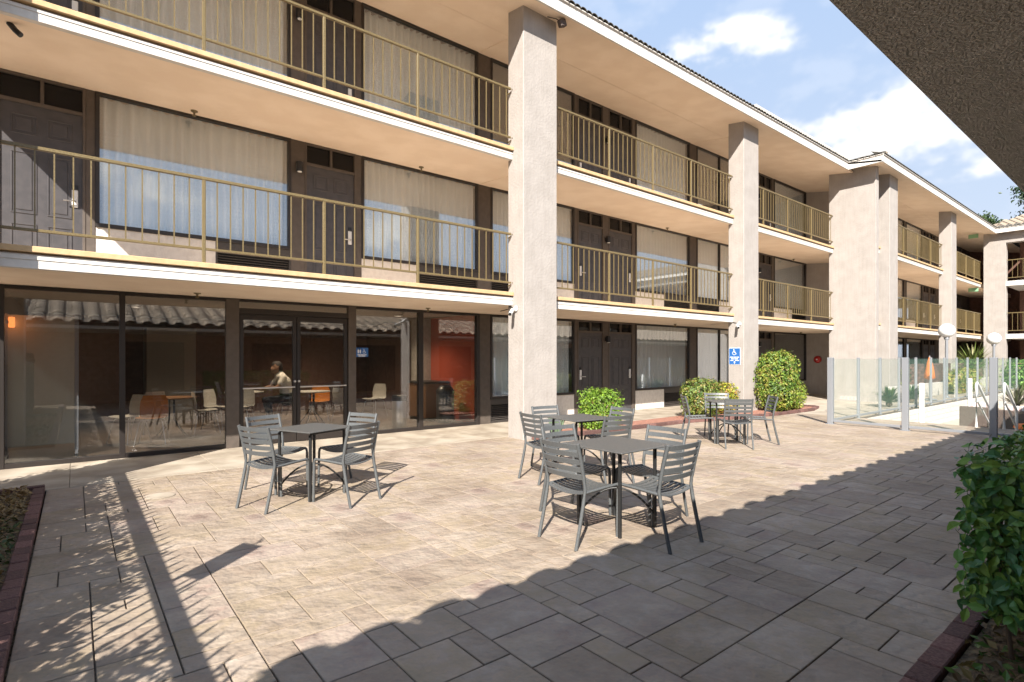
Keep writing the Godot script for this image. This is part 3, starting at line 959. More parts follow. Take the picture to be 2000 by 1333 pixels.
func make_second_block() -> void:
	var b := thing("far_motel_block", "cream motel block set forward beyond the tall blank fin wall", "building")
	var dz := 1.01
	var zw := ZW + dz
	# the blank fin wall and the columns
	var fin := Shape.new()
	fin.span(Vector3(20.87, -0.2, -8.05), Vector3(21.13, 8.06, ZC + dz), 0.01)
	part(fin, "fin_wall", M.stucco, b)
	for x in [22.2, 30.0]:
		column(b, x, x + 0.84, -8.05 + dz, ZC + dz, 8.12)
	for f in [[2.70, 2.47, 2.485], [5.40, 5.185, 5.37]]:
		part(prism([[ZS + dz - 0.10, f[1] + 0.003], [ZS + dz - 0.10, f[0] - 0.004], [zw - 0.3, f[0] - 0.004], [zw - 0.3, f[2]], [zw, f[2]]], 21.13, 56), "balcony_slab", M.soffit_paint, b)
		for bay in [[21.13, 22.2], [23.04, 30.0], [30.84, 37.03]]:
			balcony(b, bay[0], bay[1], f[0] + 0.012, f[1], ZS + dz)
	for f in [2.712, 5.412]:
		railing(b, 23.07, 29.97, f, -6.92, [24.8, 26.5, 28.3])
		railing(b, 30.87, 37.0, f, -6.92, [32.4, 34.1, 35.7])
	var segs := [["P", 23.86, 24.0], ["W", 24.0, 26.7, 25.2, 26.7], ["P", 26.7, 27.0], ["W", 27.0, 29.6, 27.0, 28.2], ["P", 29.6, 29.8], ["W", 29.8, 32.2, 31.0, 32.2], ["P", 32.2, 32.5], ["W", 32.5, 35.15, 34.0, 35.15], ["P", 35.15, 35.3], ["D", 35.3, 36.3, false], ["P", 36.3, 36.5], ["D", 36.5, 37.5, true], ["P", 37.5, 42.0], ["D", 42.0, 43.0, true], ["P", 43.0, 49.0]]
	facade(b, segs, 2.72, 3.40, 5.0, 5.375, zw)
	facade(b, segs, 5.42, 6.10, 7.84, 8.31, zw)
	facade(b, segs, 0.004, 0.55, 2.19, 2.478, zw)
	for y in [[0.0, 2.51], [2.70, 5.39], [5.40, 8.38]]:
		slab_of(Vector3(23.9, y[0], -12.2), Vector3(56, y[1], -12.0), "room_back_wall", M.room_wall, b)
	for y in [2.49, 5.375]:
		slab_of(Vector3(23.9, y, -12.2), Vector3(56, y + 0.3, zw - 0.3), "floor_slab", M.room_wall, b)
	slab_of(Vector3(45.0, 0.0, zw - 0.4), Vector3(45.3, 8.4, -5.7), "passage_end_wall", M.brown_wall, b)
	roof_body(b, 20.37, 46.0, dz, 0.004, false)
	var hr := Shape.new()
	var ha := Vector3(20.40, 8.085, -6.28)
	var hp := Vector3(26.3, 10.2, -12.2)
	hr.face([ha, Vector3(46, 8.085, -6.28), Vector3(46, 10.2, -12.2), hp], Vector3(30, 5, -12))
	hr.face([ha, Vector3(20.40, 8.085, -7.35), Vector3(21.47, 8.468, -7.35)], Vector3(30, 5, -7))
	part(hr, "roof", M.dark_clay, b)
	eave(b, Vector3(20.37, 7.845, ZE - 0.02), Vector3(20.37, 7.845, ZE + dz + 0.02), Vector3(-1, 0, 0), true)
	eave(b, Vector3(20.37, 7.845, ZE + dz), Vector3(36.7, 7.845, ZE + dz), Vector3(0, 0, 1), false)
	# hip side of the roof above the return: rows of tiles
	var hip := Shape.new()
	for j in 8:
		for i in 26:
			var z := -6.30 - j * 0.34 - i * 0.155
			if z < -7.45:
				continue
			var p := Vector3(20.42 + j * 0.34, 8.105 + j * 0.122, z)
			hip.tube([p, p + Vector3(0.38, 0.125, 0)], 0.075, 8, Vector2(1, 0.6))
	part(hip, "hip_tiles", M.clay_0, b).set_meta("kind", "stuff")
	# exit signs hanging in the passage
	for y in [7.75, 4.95]:
		var e := Shape.new()
		e.span(Vector3(36.7, y, -7.35), Vector3(36.76, y + 0.2, -6.95), 0.006)
		part(e, "exit_sign", plain("exit_green", lin(0.22, 0.42, 0.24), 0.5), b)

func make_end_wing() -> void:
	var b := thing("end_wing", "cream wing closing the courtyard at the far right under a tiled hip roof", "building")
	var x := 37.03
	# west face: a solid pier, then open galleries
	slab_of(Vector3(x, -0.9, -6.8), Vector3(x + 0.45, 8.0, -5.92), "pier", M.stucco, b, 0.01)
	for z in [-1.6, 2.6]:
		slab_of(Vector3(x, -0.9, z), Vector3(x + 0.45, 8.0, z + 0.9), "pier", M.stucco, b, 0.01)
	slab_of(Vector3(x + 0.004, 7.36, -5.93), Vector3(x + 0.44, 8.0, 12), "lintel", M.stucco, b)
	for y in [2.70, 5.40]:
		slab_of(Vector3(x + 0.06, y - 0.24, -5.94), Vector3(48, y, 12), "gallery_slab", M.white_trim, b)
		for bay in [[-5.9, -1.62], [-0.68, 2.58]]:
			var r := piece("railing", b)
			var t := Shape.new()
			t.span(Vector3(x + 0.18, y + 1.06, bay[0]), Vector3(x + 0.22, y + 1.10, bay[1]))
			t.span(Vector3(x + 0.185, y + 0.16, bay[0]), Vector3(x + 0.215, y + 0.19, bay[1]))
			part(t, "rails", M.rail_gold, r)
			var bm := Shape.new()
			bm.span(Vector3(-0.008, 0.19, -0.008), Vector3(0.008, 1.06, 0.008))
			var me := bm.mesh()
			var z: float = bay[0] + 0.2
			while z < bay[1]:
				part(me, "baluster", M.rail_gold, r, Vector3(x + 0.2, y, z))
				z += 0.2
	slab_of(Vector3(40.5, -0.9, -5.9), Vector3(40.8, 8.3, 12), "gallery_wall", M.brown_wall, b)
	# slatted screens standing in the two lower galleries
	for y in [0.3, 3.9]:
		var sc := piece("slat_screen", b)
		var me2 := Shape.new()
		me2.box(Vector3.ZERO, Vector3(0.03, 0.05, 1.5), 0.0, Basis(Vector3.BACK, 0.5))
		var m2 := me2.mesh()
		for k in 9:
			part(m2, "slat", M.white_trim, sc, Vector3(38.6, y + 0.06 + k * 0.16, -4.35))
	slab_of(Vector3(x, -0.9, 12), Vector3(48, 8.0, 12.3), "end_wall", M.stucco, b)
	# passage wall, roof
	part(prism([[-5.9, 7.95], [-5.9, 8.02], [13, 8.02], [13, 7.95]], 36.72, 48), "soffit", M.soffit_paint, b)
	eave(b, Vector3(36.68, 7.845, ZE + 1.01), Vector3(36.68, 7.845, 12.5), Vector3(-1, 0, 0), false)
	var tiles := Shape.new()
	for j in 9:
		for i in 60:
			var z := -6.2 + i * 0.3
			if z < -6.2 + j * 0.32 - 1.4:
				continue
			var p := Vector3(36.7 + j * 0.36, 8.1 + j * 0.135, z + (0.15 if j % 2 else 0.0))
			tiles.tube([p, p + Vector3(0.42, 0.15, 0)], 0.145, 6, Vector2(1, 0.4))
	part(tiles, "roof_tiles", M.clay_1, b).set_meta("kind", "stuff")
	var body := Shape.new()
	body.face([Vector3(36.7, 8.08, -7.6), Vector3(36.7, 8.08, 12.5), Vector3(40, 9.31, 12.5), Vector3(40, 9.31, -4.9)], Vector3(40, 7, 0))
	body.face([Vector3(36.7, 8.08, -7.6), Vector3(40, 9.31, -4.9), Vector3(50, 9.31, -4.9), Vector3(50, 8.08, -7.6)], Vector3(40, 7, 0))
	body.face([Vector3(40, 9.31, -4.9), Vector3(40, 9.31, 12.5), Vector3(50, 8.5, 12.5), Vector3(50, 8.5, -4.9)], Vector3(40, 5, 0))
	part(body, "roof", M.clay_0, b)

func make_garden_building() -> void:
	# the low building whose eave hangs over the camera: seen as the rough soffit, as the scalloped shadow and in the windows
	var b := thing("low_building", "single storey building with rough stucco soffit and barrel tile roof overhead", "building")
	var ze := -0.52
	var x0 := -1.8
	var x1 := 40.0
	slab_of(Vector3(x0, 2.32, ze), Vector3(x1, 2.40, 3.3), "soffit", M.rough_soffit, b)
	slab_of(Vector3(x0, 2.401, ze + 0.02), Vector3(x1, 2.50, ze + 0.1), "eave_fascia", M.rough_soffit, b)
	slab_of(Vector3(x0 + 0.3, -0.6, 3.0), Vector3(x1, 2.32, 3.3), "wall", M.shade_wall, b)
	for k in 7:
		var wx := 1.2 + k * 4.2
		slab_of(Vector3(wx, 0.0, 2.94), Vector3(wx + 1.9, 2.05, 2.999), "dark_door", M.bronze_frame, b)
	# barrel tiles, row by row up the slope
	var pitch := 0.41
	var one := Shape.new()
	var run := Vector3(0, 0.30, 1.0).normalized()
	for k in 8:
		var a0 := PI * k / 8.0
		var a1 := PI * (k + 1) / 8.0
		var p := Vector3(-cos(a0) * 0.145, sin(a0) * 0.08, 0)
		var q := Vector3(-cos(a1) * 0.145, sin(a1) * 0.08, 0)
		one.face([p, q, q * 0.86 + run * 0.46, p * 0.86 + run * 0.46], run * 0.2 - Vector3(0, 0.3, 0))
		one.face([p, q, q * 0.85, p * 0.85], Vector3(0, 0, 1))
		one.face([p * 0.85, q * 0.85, q * 0.75 + run * 0.4, p * 0.75 + run * 0.4], Vector3(0, 0.5, 0))
	one.face([Vector3(-0.21, 0.004, 0), Vector3(0.21, 0.004, 0), Vector3(0.21, 0.004, 0) + run * 0.46, Vector3(-0.21, 0.004, 0) + run * 0.46], Vector3(0, -1, 0))
	var me := one.mesh()
	var rest := Shape.new()
	var roof := piece("tile_roof", b)
	var cnt := int((x1 - x0) / pitch)
	for j in 10:
		for i in cnt:
			var at := Vector3(x0 + (i + 0.5) * pitch, 2.50 + j * 0.42 * 0.29, ze - 0.06 + j * 0.42 * 0.957)
			if j < 4 and i < 45:
				part(me, "roof_tile", M["clay_%d" % (rng.randi() % 3)], roof, at + Vector3(rng.randf_range(-0.01, 0.01), rng.randf_range(-0.006, 0.006), rng.randf_range(-0.012, 0.012)), rng.randf_range(-0.025, 0.025))
			else:
				rest.add(one, Transform3D(Basis.IDENTITY, at))
	part(rest, "more_roof_tiles", M.clay_1, roof).set_meta("kind", "stuff")
	part(prism([[ze, 2.41], [ze, 2.49], [3.6, 3.68], [7.0, 2.5], [7.0, 2.41]], x0, x1), "roof_deck", M.dark_clay, roof)

# ---------------------------------------------------------------- cafe behind the glass
func make_cafe() -> void:
	var b: Node = get_node("motel_building")
	var y1 := 2.478
	# shell of the room
	slab_of(Vector3(-0.84, -0.3, -16.0), Vector3(7.2, 0.0, ZW - 0.06), "room_floor", M.cafe_floor, b)
	slab_of(Vector3(-0.84, 0.0, -16.2), Vector3(7.2, 2.51, -16.0), "room_back_wall", M.brown_wall, b)
	slab_of(Vector3(7.06, 0.0, -12.1), Vector3(7.2, 2.51, ZW - 0.1), "red_wall", M.red_wall, b)
	slab_of(Vector3(6.72, 0.0, -12.5), Vector3(7.2, 2.51, -12.1), "room_pier", M.white_wall, b)
	slab_of(Vector3(7.06, 0.0, -16.0), Vector3(7.2, 2.51, -12.5), "room_side_wall", M.brown_wall, b)
	slab_of(Vector3(1.3, 0.0, -15.99), Vector3(2.3, 2.2, -15.2), "room_pier", M.room_wall, b)
	# glazing bars
	var bars := [[-0.84, -0.74], [0.515, 0.585], [1.94, 2.14], [4.02, 4.17], [5.52, 5.62], [6.97, 7.05]]
	for e in bars:
		slab_of(Vector3(e[0], 0.0, ZW - 0.07), Vector3(e[1], y1, ZW + 0.04), "mullion", M.brown_panel if e[1] - e[0] > 0.14 else M.bronze_frame, b, 0.004)
	for e in [[-0.74, 0.515], [0.585, 1.94], [4.17, 5.52], [5.62, 6.97]]:
		var w := piece("shopfront_window", b)
		var f := Shape.new()
		f.span(Vector3(e[0], 0.004, ZW - 0.06), Vector3(e[1], 0.07, ZW + 0.035), 0.004)
		part(f, "sill", M.bronze_frame, w)
		f = Shape.new()
		f.span(Vector3(e[0], y1 - 0.05, ZW - 0.06), Vector3(e[1], y1, ZW + 0.03), 0.004)
		part(f, "head", M.bronze_frame, w)
		var p := Shape.new()
		p.span(Vector3(e[0] - 0.01, 0.06, ZW - 0.014), Vector3(e[1] + 0.01, y1 - 0.04, ZW - 0.006))
		part(p, "pane", M.tinted_pane, w)
		p = Shape.new()
		p.span(Vector3(e[0] - 0.01, 0.06, ZW - 0.036), Vector3(e[1] + 0.01, y1 - 0.04, ZW - 0.028))
		part(p, "inner_pane", M.smoked_pane, w)
	# transom over the doors
	slab_of(Vector3(2.14, 2.24, ZW - 0.07), Vector3(4.02, 2.33, ZW + 0.035), "door_header", M.bronze_frame, b, 0.004)
	slab_of(Vector3(2.14, y1 - 0.04, ZW - 0.06), Vector3(4.02, y1, ZW + 0.03), "door_header", M.bronze_frame, b, 0.004)
	slab_of(Vector3(2.13, 2.32, ZW - 0.014), Vector3(4.03, y1 - 0.03, ZW - 0.006), "transom_pane", M.tinted_pane, b)
	for k in 2:
		var dx0 := 2.15 if k == 0 else 3.085
		var dx1 := 3.075 if k == 0 else 4.01
		var d := piece("glass_door", b)
		var f := Shape.new()
		f.span(Vector3(dx0, 0.01, ZW - 0.05), Vector3(dx1, 0.2, ZW + 0.01), 0.004)
		f.span(Vector3(dx0, 2.14, ZW - 0.05), Vector3(dx1, 2.235, ZW + 0.01), 0.004)
		f.span(Vector3(dx0, 0.2, ZW - 0.05), Vector3(dx0 + 0.06, 2.14, ZW + 0.01), 0.004)
		f.span(Vector3(dx1 - 0.06, 0.2, ZW - 0.05), Vector3(dx1, 2.14, ZW + 0.01), 0.004)
		part(f, "frame", M.bronze_frame, d)
		var p := Shape.new()
		p.span(Vector3(dx0 + 0.05, 0.19, ZW - 0.024), Vector3(dx1 - 0.05, 2.15, ZW - 0.016))
		part(p, "pane", M.tinted_pane, d)
		p = Shape.new()
		p.span(Vector3(dx0 + 0.05, 0.19, ZW - 0.044), Vector3(dx1 - 0.05, 2.15, ZW - 0.036))
		part(p, "inner_pane", M.smoked_pane, d)
		var h := Shape.new()
		h.tube([Vector3(dx0 + 0.04, 0.98, ZW + 0.05), Vector3(dx1 - 0.04, 0.98, ZW + 0.05)], 0.014, 8)
		part(h, "push_bar", M.steel, d)
		var lk := Shape.new()
		lk.lathe([[0.0, -0.012], [0.022, -0.012], [0.022, 0.012], [0.0, 0.012]], Vector3.ZERO, 12)
		var o := part(lk, "lock", M.steel, d, Vector3(dx1 - 0.03 if k == 0 else dx0 + 0.03, 1.08, ZW + 0.018))
		o.rotation.x = PI / 2
	# sign on the pane beside the door
	var sg := thing("restroom_sign", "small blue restroom sign stuck on the cafe window beside the door", "sign", Vector3(4.3, 1.60, ZW + 0.004))
	var bd := Shape.new()
	bd.span(Vector3(-0.128, -0.088, -0.008), Vector3(0.128, 0.088, 0.0), 0.002)
	part(bd, "board", M.blue_sign, sg)
	var mk := Shape.new()
	for x in [-0.075, -0.035]:
		mk.lathe([[0.0, -0.001], [0.011, -0.001], [0.011, 0.001], [0.0, 0.001]], Vector3.ZERO, 8)
		for q in range(mk.v.size() - 32, mk.v.size()):
			mk.v[q] = Vector3(mk.v[q].x + x, mk.v[q].z + 0.062, mk.v[q].y + 0.003)
			mk.n[q] = Vector3(0, 0, 1)
		mk.span(Vector3(x - 0.013, 0.0, 0.001), Vector3(x + 0.013, 0.048, 0.003))
		mk.span(Vector3(x - 0.009, -0.02, 0.001), Vector3(x + 0.009, 0.0, 0.003))
	wheelchair(mk, Vector3(0.045, 0.02, 0.001), 0.085)
	for r in [[-0.048, [-0.09, -0.035, -0.028, 0.035, 0.042, 0.09]], [-0.072, [-0.07, -0.02, -0.012, 0.065]]]:
		for k in range(0, r[1].size(), 2):
			mk.span(Vector3(r[1][k], r[0] - 0.008, 0.001), Vector3(r[1][k + 1], r[0] + 0.008, 0.003))
	part(mk, "symbols", M.sign_white, sg)
	# furniture and people inside
	shell_chair("white moulded cafe chair left of the orange one behind the glass", Vector3(0.75, 0, -11.75), 2.2, M.shell_white)
	shell_chair("orange moulded cafe chair behind the left cafe window", Vector3(1.05, 0, -11.3), 2.9, M.shell_orange)
	shell_chair("white moulded cafe chair right of the round wooden table", Vector3(2.0, 0, -12.1), -1.6, M.shell_white)
	shell_chair("white cafe chair seen between the thick mullion and the wooden table", Vector3(2.35, 0, -12.8), -2.3, M.shell_white)
	shell_chair("pale chair behind the round wooden cafe table", Vector3(1.15, 0, -12.95), 0.4, M.shell_white)
	shell_chair("white cafe chair at the person's table behind the left glass door", Vector3(2.75, 0, -12.6), 2.6, M.shell_white)
	shell_chair("orange cafe chair behind the right glass door", Vector3(4.55, 0, -13.0), 2.7, M.shell_orange)
	shell_chair("white cafe chair at the right edge of the right glass door", Vector3(4.75, 0, -11.9), -1.2, M.shell_white)
	shell_chair("white cafe chair right of the restroom sign", Vector3(5.9, 0, -12.9), 2.0, M.shell_white)
	cafe_table("round wooden cafe table behind the left window", Vector3(1.45, 0, -12.25), 0.42, M.wood)
	cafe_table("white cafe table the seated person leans on", Vector3(2.95, 0, -13.25), 0.40, M.shell_white)
	cafe_table("pale cafe table behind the right glass door", Vector3(4.2, 0, -12.5), 0.40, M.shell_white)
	make_person(Vector3(3.72, 0, -13.1), PI / 2)
	# board on castors at the far left
	var wb := thing("rolling_board", "tall pale board on castors behind the leftmost cafe window", "board", Vector3(-0.38, 0, -10.65))
	var p := Shape.new()
	p.span(Vector3(-0.40, 0.2, -0.02), Vector3(0.40, 2.12, 0.02), 0.006)
	part(p, "panel", plain("board_face", lin(0.44, 0.42, 0.35), 0.25), wb)
	for s in [-1, 1]:
		var f := Shape.new()
		f.span(Vector3(s * 0.40 - 0.025, 0.08, -0.03), Vector3(s * 0.40 + 0.025, 2.14, 0.03), 0.004)
		f.span(Vector3(s * 0.40 - 0.02, 0.07, -0.3), Vector3(s * 0.40 + 0.02, 0.1, 0.3), 0.004)
		part(f, "frame_leg", M.post_grey, wb)
		for t in [-1, 1]:
			var c := Shape.new()
			c.tube([Vector3(s * 0.40 - 0.015, 0.035, t * 0.27), Vector3(s * 0.40 + 0.015, 0.035, t * 0.27)], 0.035, 12)
			part(c, "castor", M.black_plastic, wb)
	# lit sconce at the far left of the room
	var ln := thing("wall_sconce", "small glowing orange sconce at the far left of the cafe", "lamp", Vector3(-0.70, 2.0, -10.45))
	var ls := Shape.new()
	ls.lathe([[0.0, -0.075], [0.03, -0.075], [0.036, -0.06], [0.036, 0.06], [0.03, 0.075], [0.0, 0.075]], Vector3.ZERO, 14)
	var lm := plain("sconce_glow", lin(0.8, 0.4, 0.18), 0.5)
	lm.emission_enabled = true
	lm.emission = Color(1.0, 0.55, 0.28)
	lm.emission_energy_multiplier = 0.9
	part(ls, "lamp_shade", lm, ln)
	var la := Shape.new()
	la.span(Vector3(-0.14, -0.02, -0.02), Vector3(-0.03, 0.02, 0.02))
	part(la, "arm", M.steel, ln)
	var om := OmniLight3D.new()
	om.name = "sconce_light"
	om.light_color = Color(1.0, 0.6, 0.32)
	om.light_energy = 0.012
	om.light_size = 0.04
	om.omni_range = 12.0
	om.omni_attenuation = 2.0
	om.shadow_enabled = true
	ln.add_child(om)
	# recessed downlights that are on
	for e in [["lit round downlight over the seated person", Vector3(3.5, 2.47, -12.8)], ["lit round downlight in the cafe ceiling at the left", Vector3(0.9, 2.47, -12.6)], ["lit round downlight in the cafe ceiling near the red wall", Vector3(5.9, 2.47, -11.6)], ["lit round downlight at the back of the cafe", Vector3(4.9, 2.47, -14.4)]]:
		var dl := thing("ceiling_downlight", e[0], "lamp", e[1], 0.0, "downlights in the cafe ceiling")
		var rg := Shape.new()
		rg.lathe([[0.10, 0.02], [0.10, -0.008], [0.075, -0.012], [0.075, 0.02]], Vector3.ZERO, 18)
		part(rg, "rim", M.white_plastic, dl)
		var ds := Shape.new()
		ds.lathe([[0.0, -0.004], [0.074, -0.004], [0.074, 0.012], [0.0, 0.012]], Vector3.ZERO, 18)
		if not M.has("downlight_glow"):
			var gm := plain("downlight_glow", lin(0.8, 0.78, 0.72), 0.5)
			gm.emission_enabled = true
			gm.emission = Color(1.0, 0.93, 0.82)
			gm.emission_energy_multiplier = 1.2
		part(ds, "lens", M.downlight_glow, dl)
		var sp := SpotLight3D.new()
		sp.name = "downlight_light"
		sp.light_color = Color(1.0, 0.9, 0.76)
		sp.light_energy = 2.2
		sp.light_size = 0.07
		sp.spot_angle = 68.0
		sp.spot_range = 15.0
		sp.spot_attenuation = 2.0
		sp.shadow_enabled = true
		dl.add_child(sp)
		sp.position = Vector3(0, -0.03, 0)
		sp.rotation.x = -PI / 2
	# counter and bins near the red wall
	var ct := thing("cafe_counter", "wooden cabinet with black top against the red cafe wall", "counter", Vector3(6.72, 0, -11.55))
	var cb := Shape.new()
	cb.span(Vector3(-0.32, 0.08, -0.5), Vector3(0.32, 0.88, 0.35), 0.005)
	part(cb, "cabinet", M.wood, ct)
	var cp := Shape.new()
	cp.span(Vector3(-0.34, 0.88, -0.52), Vector3(0.33, 0.93, 0.37), 0.006)
	cp.span(Vector3(-0.28, 0.0, -0.48), Vector3(0.3, 0.08, 0.33))
	part(cp, "worktop", M.black_plastic, ct)
	var bn := thing("black_bin", "dark round waste bin in front of the wooden cabinet", "bin", Vector3(6.68, 0, -10.8))
	var bs := Shape.new()
	bs.lathe([[0.0, 0.0], [0.17, 0.0], [0.2, 0.05], [0.21, 0.68], [0.0, 0.68]], Vector3.ZERO, 20)
	part(bs, "body", plain("bin_grey", lin(0.07, 0.08, 0.085), 0.35), bn)
	var bl := Shape.new()
	bl.lathe([[0.215, 0.67], [0.215, 0.74], [0.12, 0.86], [0.0, 0.87]], Vector3.ZERO, 20)
	part(bl, "lid", M.black_plastic, bn)
	var sb := thing("steel_bin", "brushed steel waste bin standing just inside the cafe glass", "bin", Vector3(5.28, 0, -10.35))
	var s1 := Shape.new()
	s1.lathe([[0.0, 0.0], [0.15, 0.0], [0.15, 0.66], [0.0, 0.66]], Vector3.ZERO, 24)
	part(s1, "body", M.steel, sb)
	var s2 := Shape.new()
	s2.lathe([[0.153, 0.60], [0.153, 0.70], [0.14, 0.715], [0.0, 0.715]], Vector3.ZERO, 24)
	part(s2, "lid", M.black_plastic, sb)

func wheelchair(s: Shape, at: Vector3, size: float) -> void:
	# the access symbol as flat raised strokes, height = size
	var k := size
	var st := k * 0.075
	var bar := func(a: Vector2, b: Vector2, w: float):
		var d := (b - a).normalized()
		var nn := Vector2(-d.y, d.x) * w / 2
		var q := [a + nn, b + nn, b - nn, a - nn]
		var lo := []
		for e in q:
			lo.append(at + Vector3(e.x, e.y, 0.002))
		s.sheet(lo, Vector3(0, 0, 1))
	var prev := Vector2.ZERO
	for i in 19:   # wheel
		var a := deg_to_rad(110.0 + i * 13.5)
		var p := Vector2(cos(a), sin(a)) * k * 0.28 + Vector2(-0.04 * k, -0.2 * k)
		if i > 0:
			bar.call(prev, p, st)
		prev = p
	bar.call(Vector2(-0.08 * k, 0.33 * k), Vector2(-0.05 * k, -0.08 * k), st * 1.5)
	bar.call(Vector2(-0.07 * k, 0.16 * k), Vector2(0.14 * k, 0.14 * k), st)
	bar.call(Vector2(-0.06 * k, -0.05 * k), Vector2(0.19 * k, -0.07 * k), st * 1.2)
	bar.call(Vector2(0.18 * k, -0.05 * k), Vector2(0.31 * k, -0.36 * k), st * 1.2)
	bar.call(Vector2(0.28 * k, -0.36 * k), Vector2(0.4 * k, -0.31 * k), st)
	var ring := []
	for i in 10:
		ring.append(at + Vector3(-0.09 * k + cos(TAU * i / 10) * k * 0.085, 0.43 * k + sin(TAU * i / 10) * k * 0.085, 0.002))
	s.sheet(ring, Vector3(0, 0, 1))

func shell_chair(label: String, at: Vector3, turn: float, m: Material) -> void:
	var c := thing("cafe_chair", label, "chair", at, turn, "moulded chairs inside the cafe")
	if not M.has("shell_mesh"):
		var prof := [[-0.22, 0.45], [-0.1, 0.455], [0.05, 0.44], [0.14, 0.445], [0.19, 0.5], [0.215, 0.6], [0.235, 0.72], [0.25, 0.83]]
		var s := Shape.new()
		for side in [0.0, 0.008]:
			var pts := []
			for p in prof:
				for i in 9:
					var f := i / 8.0 * 2 - 1
					var wd: float = 0.215 if p[1] < 0.7 else lerpf(0.215, 0.17, (p[1] - 0.7) / 0.13)
					pts.append(Vector3(f * wd, p[1] + (0.02 * f * f if p[1] < 0.47 else 0.0) + (side if p[1] < 0.5 else 0.0), p[0] - (0.035 * f * f if p[1] > 0.5 else 0.0) - (side if p[1] >= 0.5 else 0.0)))
			s.grid(pts, 9)
		M["shell_mesh"] = s.mesh()
		var lg := []
		for q in [[-1, -1], [1, -1], [-1, 1], [1, 1]]:
			var t := Shape.new()
			t.tube([Vector3(q[0] * 0.05, 0.425, q[1] * 0.05), Vector3(q[0] * 0.15, 0.42, q[1] * 0.14), Vector3(q[0] * 0.17, 0.37, q[1] * 0.16), Vector3(q[0] * 0.23, 0.0, q[1] * 0.23)], 0.009, 7)
			lg.append(t.mesh())
		M["shell_legs"] = lg
	part(M.shell_mesh, "shell", m, c)
	for l in M.shell_legs:
		part(l, "leg", M.steel, c)

func cafe_table(label: String, at: Vector3, r: float, m: Material) -> void:
	var t := thing("cafe_table", label, "table", at, 0.0, "tables inside the cafe")
	var s := Shape.new()
	s.lathe([[0.0, 0.715], [r - 0.01, 0.715], [r, 0.725], [r, 0.735], [r - 0.006, 0.74], [0.0, 0.74]], Vector3.ZERO, 28)
	part(s, "table_top", m, t)
	for k in 4:
		var a := TAU * (k + 0.5) / 4
		var l := Shape.new()
		l.tube([Vector3(cos(a) * 0.05, 0.71, sin(a) * 0.05), Vector3(cos(a) * 0.06, 0.3, sin(a) * 0.06), Vector3(cos(a) * r * 0.75, 0.0, sin(a) * r * 0.75)], 0.014, 7)
		part(l, "leg", M.iron, t)

